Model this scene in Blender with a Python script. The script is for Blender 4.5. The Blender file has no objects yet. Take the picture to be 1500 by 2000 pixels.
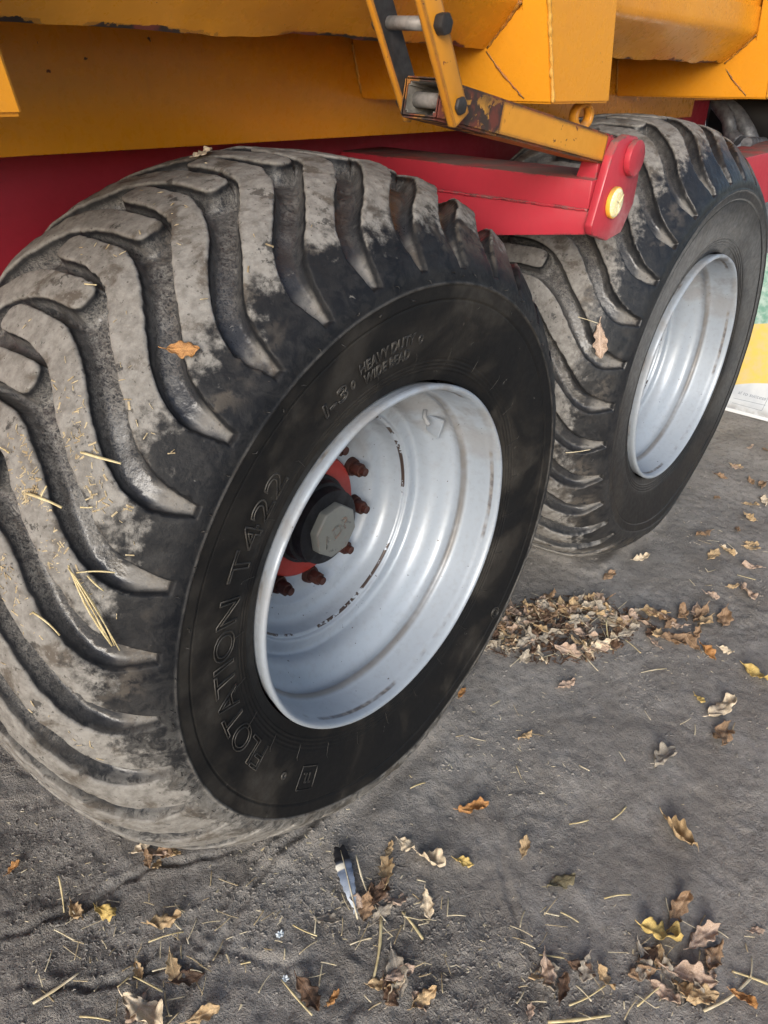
import bpy, bmesh, math, random
import numpy as np
from mathutils import Vector, Matrix
from mathutils.geometry import delaunay_2d_cdt

R = math.radians
rng = np.random.default_rng(11)
random.seed(11)
scene = bpy.context.scene
COL = scene.collection

# ---------------------------------------------------------------- camera
cam_data = bpy.data.cameras.new('camera')
cam = bpy.data.objects.new('camera', cam_data)
COL.objects.link(cam)
yaw, pitch, roll = 0.8818, 0.5453, 0.0327
fw = Vector((math.sin(yaw) * math.cos(pitch), math.cos(yaw) * math.cos(pitch), -math.sin(pitch)))
rt0 = fw.cross(Vector((0, 0, 1))).normalized()
up0 = rt0.cross(fw)
rt = math.cos(roll) * rt0 + math.sin(roll) * up0
up = -math.sin(roll) * rt0 + math.cos(roll) * up0
M = Matrix((rt, up, -fw)).transposed().to_4x4()
M.translation = Vector((-0.8339, -0.6532, 1.2919))
cam.matrix_world = M
cam_data.sensor_fit = 'HORIZONTAL'
cam_data.sensor_width = 36.0
cam_data.lens = 36.0 * 1528.25 / 1500.0
cam_data.clip_start = 0.05
cam_data.clip_end = 400
scene.camera = cam

# ---------------------------------------------------------------- light
SUN_DIR = Vector((-0.80, -0.46, 0.37)).normalized()      # towards the light
world = bpy.data.worlds.new('World')
scene.world = world
world.use_nodes = True
wt = world.node_tree
wt.nodes.clear()
sky = wt.nodes.new('ShaderNodeTexSky')
sky.sky_type = 'NISHITA'
sky.sun_disc = False
sky.sun_elevation = math.asin(SUN_DIR.z)
sky.sun_rotation = math.atan2(SUN_DIR.x, SUN_DIR.y)
sky.dust_density = 2.5
sky.ozone_density = 1.0
bg = wt.nodes.new('ShaderNodeBackground')
bg.inputs['Strength'].default_value = 0.082
wo = wt.nodes.new('ShaderNodeOutputWorld')
wt.links.new(sky.outputs[0], bg.inputs[0])
wt.links.new(bg.outputs[0], wo.inputs[0])
sun_data = bpy.data.lights.new('sun', 'SUN')
sun_data.energy = 1.5
sun_data.angle = R(30)
sun_data.color = (1.0, 0.985, 0.96)
sun = bpy.data.objects.new('sun', sun_data)
COL.objects.link(sun)
sun.rotation_euler = SUN_DIR.to_track_quat('Z', 'Y').to_euler()
sun.location = (-3, -2, 4)

scene.view_settings.view_transform = 'Standard'
scene.view_settings.look = 'None'
scene.view_settings.gamma = 1.0
scene.view_settings.use_curve_mapping = False
scene.view_settings.exposure = 1.10
scene.cycles.use_denoising = True
scene.cycles.use_adaptive_sampling = True
scene.cycles.adaptive_threshold = .025
scene.cycles.max_bounces = 5
scene.cycles.diffuse_bounces = 3
scene.cycles.glossy_bounces = 3

# ---------------------------------------------------------------- helpers
def new_obj(name, mesh, mat=None, parent=None, smooth=False):
    o = bpy.data.objects.new(name, mesh)
    COL.objects.link(o)
    if mat is not None:
        mesh.materials.clear()
        mesh.materials.append(mat)
    if parent is not None:
        o.parent = parent
    if smooth:
        mesh.polygons.foreach_set('use_smooth', [True] * len(mesh.polygons))
    return o

def tag(o, label, cat, group=None, kind=None):
    if label: o['label'] = label
    if cat: o['category'] = cat
    if group: o['group'] = group
    if kind: o['kind'] = kind
    return o

def mesh_np(name, V, F):
    me = bpy.data.meshes.new(name)
    me.from_pydata(np.asarray(V, float).tolist(), [], [tuple(int(i) for i in f) for f in F])
    me.update()
    return me

def mesh_bm(name, bm, angle=None):
    bmesh.ops.recalc_face_normals(bm, faces=bm.faces[:])
    me = bpy.data.meshes.new(name)
    bm.to_mesh(me)
    bm.free()
    if angle is not None:
        me.polygons.foreach_set('use_smooth', [True] * len(me.polygons))
        me.set_sharp_from_angle(angle=R(angle))
    return me

def prism_bm(bm, pts, vec, bevel=0.0, seg=2):
    """closed prism: polygon pts (3D) swept by vec"""
    v0 = [bm.verts.new(Vector(p)) for p in pts]
    v1 = [bm.verts.new(Vector(p) + Vector(vec)) for p in pts]
    fs = [bm.faces.new(v0[::-1]), bm.faces.new(v1)]
    n = len(pts)
    for i in range(n):
        fs.append(bm.faces.new((v0[i], v0[(i + 1) % n], v1[(i + 1) % n], v1[i])))
    bmesh.ops.recalc_face_normals(bm, faces=fs)
    if bevel:
        es = list({e for f in fs for e in f.edges})
        bmesh.ops.bevel(bm, geom=es, offset=bevel, segments=seg, affect='EDGES', profile=0.5)

def prism(name, pts, vec, mat, parent, bevel=0.004, seg=2):
    bm = bmesh.new()
    prism_bm(bm, pts, vec, bevel, seg)
    return new_obj(name, mesh_bm(name, bm, 40), mat, parent)

def box(name, lo, hi, mat, parent, bevel=0.004, seg=2):
    (a, b, c), (d, e, f) = lo, hi
    return prism(name, [(a, b, c), (d, b, c), (d, e, c), (a, e, c)], (0, 0, f - c), mat, parent, bevel, seg)

def tube_mesh(name, pts, rad, n=8, closed_ends=True, rfun=None):
    pts = [Vector(p) for p in pts]
    V, F = [], []
    prev = None
    for i, p in enumerate(pts):
        t = (pts[min(i + 1, len(pts) - 1)] - pts[max(i - 1, 0)]).normalized()
        if prev is None:
            a = t.orthogonal().normalized()
        else:
            a = (prev - t * prev.dot(t)).normalized()
        prev = a
        b = t.cross(a)
        rr = rad if rfun is None else rfun(i / (len(pts) - 1))
        for k in range(n):
            an = 2 * math.pi * k / n
            V.append(p + (a * math.cos(an) + b * math.sin(an)) * rr)
    for i in range(len(pts) - 1):
        for k in range(n):
            F.append((i * n + k, i * n + (k + 1) % n, (i + 1) * n + (k + 1) % n, (i + 1) * n + k))
    if closed_ends:
        F.append(tuple(range(n))[::-1])
        F.append(tuple((len(pts) - 1) * n + k for k in range(n)))
    me = mesh_np(name, V, F)
    me.polygons.foreach_set('use_smooth', [len(p.vertices) == 4 for p in me.polygons])
    return me

def catmull(P, n=12):
    P = np.array(P, float)
    P = np.vstack([2 * P[0] - P[1], P, 2 * P[-1] - P[-2]])
    o = []
    t = np.linspace(0, 1, n, endpoint=False)[:, None]
    for i in range(1, len(P) - 2):
        a, b, c, d = P[i - 1:i + 3]
        o.append(.5 * (2 * b + (c - a) * t + (2 * a - 5 * b + 4 * c - d) * t * t + (3 * b - a - 3 * c + d) * t ** 3))
    return np.vstack(o + [P[-2:-1]])

def _hash(ix, iy, iz, seed):
    h = (ix.astype(np.int64) * 374761393 + iy.astype(np.int64) * 668265263 + iz.astype(np.int64) * 2147483647 + seed * 974711) & 0xffffffff
    h = ((h ^ (h >> 13)) * 1274126177) & 0xffffffff
    h = ((h ^ (h >> 16)) * 2246822519) & 0xffffffff
    return ((h ^ (h >> 15)) & 0xffff) / 65535.0 * 2 - 1

def vnoise(P, scale, seed=0):
    """smooth value noise, P (n,3) or (n,2)"""
    P = np.asarray(P, float) * scale
    if P.shape[1] == 2:
        P = np.hstack([P, np.zeros((len(P), 1))])
    I = np.floor(P)
    f = P - I
    f = f * f * f * (f * (f * 6 - 15) + 10)
    I = I.astype(np.int64)
    out = 0
    for dx in (0, 1):
        for dy in (0, 1):
            for dz in (0, 1):
                w = (f[:, 0] if dx else 1 - f[:, 0]) * (f[:, 1] if dy else 1 - f[:, 1]) * (f[:, 2] if dz else 1 - f[:, 2])
                out = out + w * _hash(I[:, 0] + dx, I[:, 1] + dy, I[:, 2] + dz, seed)
    return out

def sstep(x, a, b):
    t = np.clip((np.asarray(x, float) - a) / (b - a), 0, 1)
    return t * t * (3 - 2 * t)

# ---------------------------------------------------------------- materials
class NT:
    def __init__(self, name):
        self.m = bpy.data.materials.new(name)
        self.m.use_nodes = True
        self.t = self.m.node_tree
        self.b = self.t.nodes['Principled BSDF']
        self.tc = self.t.nodes.new('ShaderNodeTexCoord')
        self.geo = None
    def n(self, kind, **kw):
        nd = self.t.nodes.new(kind)
        for k, v in kw.items():
            if hasattr(nd, k): setattr(nd, k, v)
            else: nd.inputs[k].default_value = v
        return nd
    def l(self, a, b):
        self.t.links.new(a, b)
    def put(self, sock, v):
        if isinstance(v, bpy.types.NodeSocket): self.l(v, sock)
        else: sock.default_value = v
    def obj(self, scale=(1, 1, 1), loc=(0, 0, 0), rot=(0, 0, 0)):
        mp = self.n('ShaderNodeMapping')
        mp.inputs['Scale'].default_value = scale
        mp.inputs['Location'].default_value = loc
        mp.inputs['Rotation'].default_value = rot
        self.l(self.tc.outputs['Object'], mp.inputs['Vector'])
        return mp.outputs[0]
    def noise(self, scale, detail=4, rough=.55, vec=None, dist=0.0):
        nd = self.n('ShaderNodeTexNoise')
        nd.inputs['Scale'].default_value = scale
        nd.inputs['Detail'].default_value = detail
        nd.inputs['Roughness'].default_value = rough
        nd.inputs['Distortion'].default_value = dist
        self.l(vec if vec is not None else self.tc.outputs['Object'], nd.inputs['Vector'])
        return nd.outputs[0]
    def voro(self, scale, vec=None, feature='F1', out='Distance', rand=1.0):
        nd = self.n('ShaderNodeTexVoronoi', feature=feature)
        nd.inputs['Scale'].default_value = scale
        nd.inputs['Randomness'].default_value = rand
        self.l(vec if vec is not None else self.tc.outputs['Object'], nd.inputs['Vector'])
        return nd.outputs[out]
    def mr(self, x, a, b, c=0.0, d=1.0, smooth=True):
        nd = self.n('ShaderNodeMapRange')
        nd.interpolation_type = 'SMOOTHSTEP' if smooth else 'LINEAR'
        for i, v in zip((0, 1, 2, 3, 4), (x, a, b, c, d)): self.put(nd.inputs[i], v)
        return nd.outputs[0]
    def math(self, op, a, b=0.0, clamp=False):
        nd = self.n('ShaderNodeMath', operation=op)
        nd.use_clamp = clamp
        self.put(nd.inputs[0], a)
        self.put(nd.inputs[1], b)
        return nd.outputs[0]
    def mix(self, f, a, b):
        nd = self.n('ShaderNodeMix', data_type='RGBA')
        self.put(nd.inputs[0], f)
        for s, v in ((nd.inputs[6], a), (nd.inputs[7], b)):
            if isinstance(v, bpy.types.NodeSocket): self.l(v, s)
            else: s.default_value = (*v, 1.0)
        return nd.outputs[2]
    def mixf(self, f, a, b):
        nd = self.n('ShaderNodeMix', data_type='FLOAT')
        self.put(nd.inputs[0], f)
        self.put(nd.inputs[2], a)
        self.put(nd.inputs[3], b)
        return nd.outputs[0]
    def attr(self, name):
        nd = self.n('ShaderNodeAttribute')
        nd.attribute_name = name
        return nd.outputs['Fac']
    def sep(self, v):
        nd = self.n('ShaderNodeSeparateXYZ')
        self.l(v, nd.inputs[0])
        return nd.outputs
    def edge(self, radius=.006, lo=.01, hi=.12):
        """how close a point is to a sharp edge"""
        g = self.n('ShaderNodeNewGeometry')
        bv = self.n('ShaderNodeBevel', samples=4)
        bv.inputs['Radius'].default_value = radius
        d = self.n('ShaderNodeVectorMath', operation='DOT_PRODUCT')
        self.l(g.outputs['Normal'], d.inputs[0])
        self.l(bv.outputs[0], d.inputs[1])
        return self.mr(self.math('SUBTRACT', 1.0, d.outputs['Value']), lo, hi)
    def up(self):
        g = self.n('ShaderNodeNewGeometry')
        return self.sep(g.outputs['Normal'])[2]
    def bump(self, h, strength=.5, dist=.002, prev=None):
        nd = self.n('ShaderNodeBump')
        nd.inputs['Strength'].default_value = strength
        nd.inputs['Distance'].default_value = dist
        self.l(h, nd.inputs['Height'])
        if prev is not None: self.l(prev, nd.inputs['Normal'])
        return nd.outputs[0]
    def done(self, col, rough, normal=None, metal=0.0, spec=None):
        if isinstance(col, bpy.types.NodeSocket): self.l(col, self.b.inputs['Base Color'])
        else: self.b.inputs['Base Color'].default_value = (*col, 1)
        self.put(self.b.inputs['Roughness'], rough)
        self.put(self.b.inputs['Metallic'], metal)
        if spec is not None: self.put(self.b.inputs['Specular IOR Level'], spec)
        if normal is not None: self.l(normal, self.b.inputs['Normal'])
        return self.m

def paint(name, col, col2, rim_attr=False, chip=.5, rough=.38, dust=.5, chipcol=(.035, .022, .018), chip2=(.12, .03, .02), seed=0.0, edge_w=.007, speck=.74):
    t = NT(name)
    v = t.obj(loc=(seed, seed * 1.7, -seed))
    big = t.noise(3.0, 3, .5, v)
    base = t.mix(t.mr(big, .3, .7), col, col2)
    fine = t.noise(60, 3, .6, v)
    base = t.mix(t.mr(fine, .25, .8, 0, .12), base, tuple(c * .55 for c in col))
    # thin vertical grime runs
    run = t.noise(9, 4, .6, t.obj(scale=(9, 9, .6), loc=(seed, 0, 0)))
    base = t.mix(t.mr(run, .58, .8, 0, .12), base, tuple(c * .45 + .01 for c in col2))
    e = t.edge(edge_w)
    cn = t.noise(38, 5, .65, v)
    cn2 = t.noise(7, 3, .5, v)
    score = t.math('ADD', t.math('MULTIPLY', e, .36 * chip), t.math('MULTIPLY', cn, .75))
    score = t.math('ADD', score, t.math('MULTIPLY', cn2, .35 * chip))
    if rim_attr: score = t.math('ADD', score, t.math('MULTIPLY', t.attr('rim'), t.mr(t.noise(6, 2, .5, v), .42, .60, .03, .50)))
    m = t.mr(score, .70, .715)
    sp = t.noise(75, 3, .5, v)
    m2 = t.math('MULTIPLY', t.mr(sp, speck, speck + .015), t.mr(cn2, .45, .6))
    m = t.math('MAXIMUM', m, m2)
    cc = t.mix(t.mr(t.noise(25, 4, .6, v), .45, .6), chipcol, chip2)
    out = t.mix(m, base, cc)
    d = t.math('MULTIPLY', t.mr(t.up(), .35, .9), t.mr(t.noise(14, 5, .6, v), .2, .6))
    d = t.math('MULTIPLY', d, dust)
    out = t.mix(d, out, (.12, .105, .09))
    ro = t.mixf(m, t.mr(fine, .2, .8, rough - .06, rough + .12), .85)
    ro = t.mixf(d, ro, .95)
    nb = t.bump(t.math('ADD', t.math('MULTIPLY', t.noise(60, 2, .6, v), .12), t.math('MULTIPLY', t.noise(4, 1, .5, v), 1.5)), .3, .006)
    return t.done(out, ro, nb)

M_yellow = paint('yellow_paint', (.72, .305, .020), (.66, .265, .017), chip=.34, seed=.3, rough=.27)
M_yellow_worn = paint('worn_yellow_paint', (.66, .29, .025), (.60, .25, .02), chip=.95, seed=2.1, rough=.4, edge_w=.009, speck=.66)
M_yellow_scuffed = paint('scuffed_yellow_paint', (.60, .29, .03), (.42, .2, .03), chip=2.0, seed=4.4, rough=.5, edge_w=.02, speck=.55)
M_red = paint('red_paint', (.44, .036, .055), (.37, .026, .042), chip=.62, rough=.34, seed=1.2, dust=.85, chipcol=(.05, .03, .03), chip2=(.16, .13, .12))
M_red_dark = paint('dull_red_paint', (.33, .016, .034), (.26, .013, .027), chip=.1, rough=.55, seed=5.2, dust=.7)

M_sill = paint('chipped_sill_paint', (.72, .305, .020), (.63, .25, .017), rim_attr=True, chip=.34, seed=.9, rough=.27, edge_w=.012, chip2=(.16, .035, .025))
def metal(name, col, rough=.45, seed=0.0, rust=.5):
    t = NT(name)
    v = t.obj(loc=(seed, seed, seed))
    n1 = t.noise(45, 5, .6, v)
    c = t.mix(t.mr(n1, .35, .65), col, tuple(x * .5 for x in col))
    c = t.mix(t.mr(t.noise(22, 5, .65, v), .5, .66, 0, rust), c, (.09, .04, .02))
    return t.done(c, t.mr(n1, .3, .7, rough, rough + .3), t.bump(n1, .4, .0008), metal=.35)
M_steel = metal('dull_galvanised_steel', (.30, .29, .28), .5, .4, .35)
M_darksteel = metal('dark_steel', (.045, .042, .042), .5, 1.4, .2)
M_tubeend = metal('bare_tube_steel', (.26, .25, .23), .6, 2.4, .3)
M_hub = metal('dark_hub_steel', (.012, .013, .018), .42, 3.3, .05)
M_nut = metal('rusty_nut_steel', (.07, .022, .018), .5, 7.3, .5)
M_redhub = paint('red_hub_paint', (.40, .028, .018), (.24, .02, .014), chip=.55, rough=.5, seed=3.7, dust=.2)
M_cap = paint('grey_cap_paint', (.21, .22, .215), (.15, .16, .155), chip=.75, rough=.55, seed=6.6, dust=.1, chipcol=(.05, .06, .06), chip2=(.22, .09, .05), speck=.63)
M_weld = paint('painted_weld', (.64, .36, .09), (.58, .29, .04), chip=.2, seed=8.1, rough=.4, dust=.1)

def rim_mat():
    t = NT('silver_rim_paint')
    v = t.obj()
    xyz = t.sep(v)
    n1 = t.noise(5, 4, .55)
    col = t.mix(t.mr(n1, .3, .7), (.34, .385, .445), (.30, .345, .405))
    fine = t.noise(90, 4, .6)
    col = t.mix(t.mr(fine, .45, .8, 0, .26), col, (.21, .21, .21))
    # rusty grime on the rim lip, and a darker band along the crease
    lip = t.math('MULTIPLY', t.mr(xyz[1], .006, .009), t.mr(xyz[1], .017, .013))
    rn = t.noise(5, 4, .75)
    rust = t.math('MULTIPLY', lip, t.mr(rn, .47, .60, 0, .8))
    crease = t.math('MULTIPLY', t.mr(xyz[1], .058, .066), t.mr(xyz[1], .078, .070))
    col = t.mix(t.math('MULTIPLY', crease, t.mr(rn, .3, .6, .25, .75)), col, (.10, .085, .07))
    col = t.mix(rust, col, t.mix(t.mr(t.noise(60, 4, .6), .4, .6), (.060, .042, .034), (.20, .18, .16)))
    # chips along the welded inner ring
    ring = t.math('MULTIPLY', t.mr(xyz[1], .1605, .1615), t.mr(xyz[1], .1665, .1655))
    ch = t.math('MULTIPLY', ring, t.mr(t.noise(11, 5, .7, t.obj(loc=(.7, 0, .2))), .49, .51))
    col = t.mix(ch, col, (.04, .025, .02))
    # dust thrown on the upper part of the barrel
    du = t.math('MULTIPLY', t.mr(xyz[2], -.10, .22), t.mr(t.noise(9, 5, .6, t.obj(loc=(3, 1, 2))), .45, .62))
    col = t.mix(t.math('MULTIPLY', du, .5), col, (.20, .175, .15))
    spk = t.mr(t.noise(120, 2, .5), .74, .76)
    col = t.mix(spk, col, (.06, .045, .035))
    ro = t.mixf(t.math('MAXIMUM', du, rust), t.mr(n1, .3, .7, .34, .5), .9)
    nb = t.bump(t.noise(5, 1, .5), .12, .01)
    return t.done(col, ro, nb, metal=.15)
M_rim = rim_mat()

RING_W = .3348
def tyre_mat(name, low_dust, side_dust, bare=0.0, gloss=.15):
    """rubber with dried dirt: the dirt lies on the lug tops, thinly in the grooves, and on the low shoulder"""
    t = NT(name)
    dep = t.attr('groove')
    w = t.attr('across')
    v = t.obj()
    xyz = t.sep(v)
    n0 = t.noise(6, 4, .6, dist=.6)
    n1 = t.noise(18, 6, .62, dist=.4)
    n2 = t.noise(70, 6, .65)
    n3 = t.noise(220, 4, .6)
    rubber = t.mix(t.mr(n1, .35, .7), (.008, .0092, .012), (.014, .015, .0175))
    brown = t.mix(t.mr(n0, .4, .65), (.0095, .0098, .0105), (.021, .0185, .0155))
    side = t.mr(t.math('ABSOLUTE', w), .333, .338)
    rubber = t.mix(t.math('MULTIPLY', side, .8), rubber, brown)
    dirt = t.mix(t.mr(n2, .3, .7), (.248, .241, .229), (.150, .143, .134))
    dirt = t.mix(t.mr(n1, .52, .66), dirt, (.100, .088, .076))
    pit = t.mr(t.noise(130, 3, .6, t.obj(loc=(3, 8, 5))), .63, .69)
    dirt = t.mix(t.math('MULTIPLY', pit, .75), dirt, (.055, .050, .045))
    dirt = t.mix(t.mr(n3, .55, .75, 0, .55), dirt, (.29, .28, .265))
    # lug-top cover: solid on the crown, breaking up over the shoulder
    aw = t.math('ABSOLUTE', w)
    edge0 = t.math('ADD', aw, t.math('MULTIPLY', t.math('SUBTRACT', n1, .5), .13))
    edge0 = t.math('ADD', edge0, t.math('MULTIPLY', t.math('SUBTRACT', n2, .5), .13))
    # angle low on the wheel picks up more earth
    low = t.math('MULTIPLY', t.mr(xyz[2], .12, -.22), low_dust)
    lim = t.math('ADD', .235 + bare, t.math('MULTIPLY', low, .085))
    top = t.mr(t.math('SUBTRACT', lim, edge0), -.026, .028)
    top = t.math('MULTIPLY', t.math('MULTIPLY', top, t.mr(aw, .338, .332)), t.mr(dep, .22, .05))
    worn = t.mr(t.noise(26, 5, .7, t.obj(loc=(5, 2, 1))), .60, .66)
    top = t.math('MULTIPLY', top, t.math('SUBTRACT', 1.0, t.math('MULTIPLY', worn, .75)))
    # thin film over the shoulder, streaky
    streak = t.noise(40, 5, .7, t.obj(scale=(1, 1, 1)), dist=1.5)
    film = t.math('MULTIPLY', t.mr(aw, .337, .332), t.mr(streak, .40, .62, 0, .42))
    film = t.math('MULTIPLY', film, t.math('ADD', .12, low))
    # scuffed hairs of dust down in the grooves
    hair = t.noise(230, 3, .75, t.obj(scale=(1.0, .55, 1.0)), dist=1.6)
    gr = t.math('MULTIPLY', t.mr(dep, .25, .7), t.mr(hair, .34, .66))
    gr = t.math('MULTIPLY', gr, t.mr(t.math('ADD', aw, t.math('MULTIPLY', t.math('SUBTRACT', n0, .5), .25)), .26, .12, .02, .78))
    rubber = t.mix(t.mr(dep, .3, .7), rubber, (.022, .024, .029))
    gtip = t.math('MULTIPLY', t.math('MULTIPLY', t.mr(dep, .25, .6), t.mr(aw, .25, .285)), t.mr(n2, .3, .6, .25, .9))
    gr = t.math('MAXIMUM', gr, gtip)
    m = t.math('MAXIMUM', t.math('MAXIMUM', top, film), gr)
    ringd = t.math('MULTIPLY', t.math('MULTIPLY', t.mr(aw, RING_W - .0035, RING_W - .0012), t.mr(aw, RING_W + .0035, RING_W + .0012)), t.mr(n1, .35, .6, .1, .7))
    ringd = t.math('MULTIPLY', ringd, t.math('ADD', .35, t.math('MULTIPLY', low, .65)))
    m = t.math('MAXIMUM', m, t.math('MULTIPLY', ringd, side_dust))
    sd = t.math('MULTIPLY', t.math('MULTIPLY', side, t.mr(n0, .45, .72)), .12 * side_dust)
    m = t.math('MAXIMUM', m, sd)
    scuff = t.math('MULTIPLY', t.math('MULTIPLY', t.mr(n0, .50, .58), t.mr(n2, .38, .55)), t.math('MULTIPLY', t.mr(aw, .31, .27), t.mr(dep, .3, .1)))
    # nicks and bright scratches
    nick = t.mr(t.noise(95, 2, .5, t.obj(scale=(1, 1, 1), loc=(9, 3, 4)), dist=1.0), .76, .78)
    m = t.math('MAXIMUM', m, t.math('MULTIPLY', nick, .5))
    lowd = t.math('MULTIPLY', t.math('MULTIPLY', low, t.mr(aw, .338, .333)), t.mr(t.math('ADD', streak, t.math('MULTIPLY', n1, .5)), .62, .82, .12, .74))
    m = t.math('MAXIMUM', m, t.math('MULTIPLY', lowd, t.mr(dep, .8, .3, .12, 1.0)))
    rubber = t.mix(t.math('MULTIPLY', scuff, .6), rubber, (.098, .086, .074))
    col = t.mix(m, rubber, dirt)
    ro = t.mixf(m, t.mixf(t.mr(dep, .3, .8), t.mr(n2, .3, .7, .52 - gloss * .4, .66 - gloss * .4), .27), .95)
    h = t.math('ADD', t.noise(70, 4, .65), t.math('MULTIPLY', t.noise(220, 2, .6), .4))
    amp = t.mixf(side, .5, .16)
    nb = t.n('ShaderNodeBump')
    nb.inputs['Distance'].default_value = .0022
    t.l(amp, nb.inputs['Strength'])
    t.l(h, nb.inputs['Height'])
    return t.done(col, ro, nb.outputs[0], spec=t.mixf(t.mr(dep, .3, .8), gloss, .55))
M_tyre_near = tyre_mat('dirty_tyre_rubber', 1.0, 1.0)
M_tyre_far = tyre_mat('cleaner_tyre_rubber', .15, .35, -.03, .5)

def soil_mat():
    t = NT('packed_soil')
    v = t.tc.outputs['Object']
    a = t.noise(1.3, 4, .55)
    b = t.noise(9, 6, .6)
    c = t.noise(62, 5, .7)
    d = t.noise(240, 3, .65)
    col = t.mix(t.mr(a, .35, .65), (.258, .243, .227), (.190, .178, .165))
    col = t.mix(t.mr(b, .40, .68, 0, .6), col, (.305, .294, .280))
    col = t.mix(t.mr(c, .50, .66, 0, .75), col, (.140, .132, .124))
    col = t.mix(t.mr(d, .56, .75, 0, .55), col, (.33, .315, .295))
    wet = t.mr(t.noise(4.5, 3, .5, t.obj(loc=(4, 7, 0))), .56, .7)
    col = t.mix(t.math('MULTIPLY', wet, .35), col, (.125, .112, .100))
    grit = t.mr(t.voro(190), .16, .10)
    grit = t.math('MULTIPLY', grit, t.mr(t.noise(28, 3, .5, t.obj(loc=(2, 2, 2))), .54, .6))
    col = t.mix(t.math('MULTIPLY', grit, .8), col, (.30, .28, .24))
    rough_zone = t.attr('crumb')
    nb = t.n('ShaderNodeBump')
    nb.inputs['Distance'].default_value = .022
    t.l(t.mixf(rough_zone, .30, .95), nb.inputs['Strength'])
    h = t.math('ADD', t.math('MULTIPLY', t.noise(70, 2, .6, dist=.8), .6), t.math('MULTIPLY', t.noise(210, 3, .75, dist=.5), .75))
    t.l(h, nb.inputs['Height'])
    return t.done(col, t.mr(c, .3, .7, .75, .98), nb.outputs[0], spec=.3)
M_soil = soil_mat()

def leaf_mat(name, c1, c2):
    t = NT(name)
    oi = t.n('ShaderNodeObjectInfo')
    ofs = t.n('ShaderNodeVectorMath', operation='ADD')
    t.l(t.tc.outputs['Object'], ofs.inputs[0])
    comb = t.n('ShaderNodeCombineXYZ')
    t.l(t.math('MULTIPLY', oi.outputs['Random'], 37.0), comb.inputs[0])
    t.l(comb.outputs[0], ofs.inputs[1])
    n1 = t.noise(45, 5, .6, ofs.outputs[0])
    n2 = t.noise(170, 4, .6, ofs.outputs[0])
    vein = t.attr('vein')
    col = t.mix(t.mr(n1, .32, .68), c1, c2)
    col = t.mix(t.mr(n2, .55, .75, 0, .6), col, tuple(x * .4 for x in c2))
    col = t.mix(t.math('MULTIPLY', vein, .5), col, tuple(min(1, x * 1.35) for x in c1))
    return t.done(col, t.mr(n1, .3, .7, .5, .8), t.bump(t.math('ADD', n2, vein), .5, .0010))
LEAFM = {
    'pale': leaf_mat('pale_leaf', (.64, .55, .42), (.46, .37, .25)),
    'tan': leaf_mat('tan_leaf', (.50, .37, .21), (.30, .20, .11)),
    'orange': leaf_mat('orange_leaf', (.44, .23, .08), (.24, .11, .04)),
    'brown': leaf_mat('brown_leaf', (.30, .20, .12), (.15, .09, .05)),
    'dark': leaf_mat('dark_leaf', (.13, .075, .045), (.05, .03, .02)),
    'rose': leaf_mat('rose_leaf', (.48, .37, .29), (.28, .195, .145)),
    'grey': leaf_mat('grey_leaf', (.38, .34, .285), (.20, .17, .13)),
    'olive': leaf_mat('olive_leaf', (.22, .19, .11), (.11, .09, .05)),
    'yellow': leaf_mat('yellow_leaf', (.60, .46, .16), (.42, .28, .09)),
}
def straw_mat(name, c1, c2):
    t = NT(name)
    n = t.noise(60, 4, .6)
    return t.done(t.mix(t.mr(n, .3, .7), c1, c2), .55, t.bump(t.noise(300, 3, .6), .3, .0005))
M_straw = straw_mat('straw', (.66, .57, .34), (.45, .36, .18))
M_straw_pale = straw_mat('pale_straw', (.66, .60, .45), (.45, .38, .24))
M_chaff = straw_mat('chaff', (.50, .42, .27), (.24, .18, .10))
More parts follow.
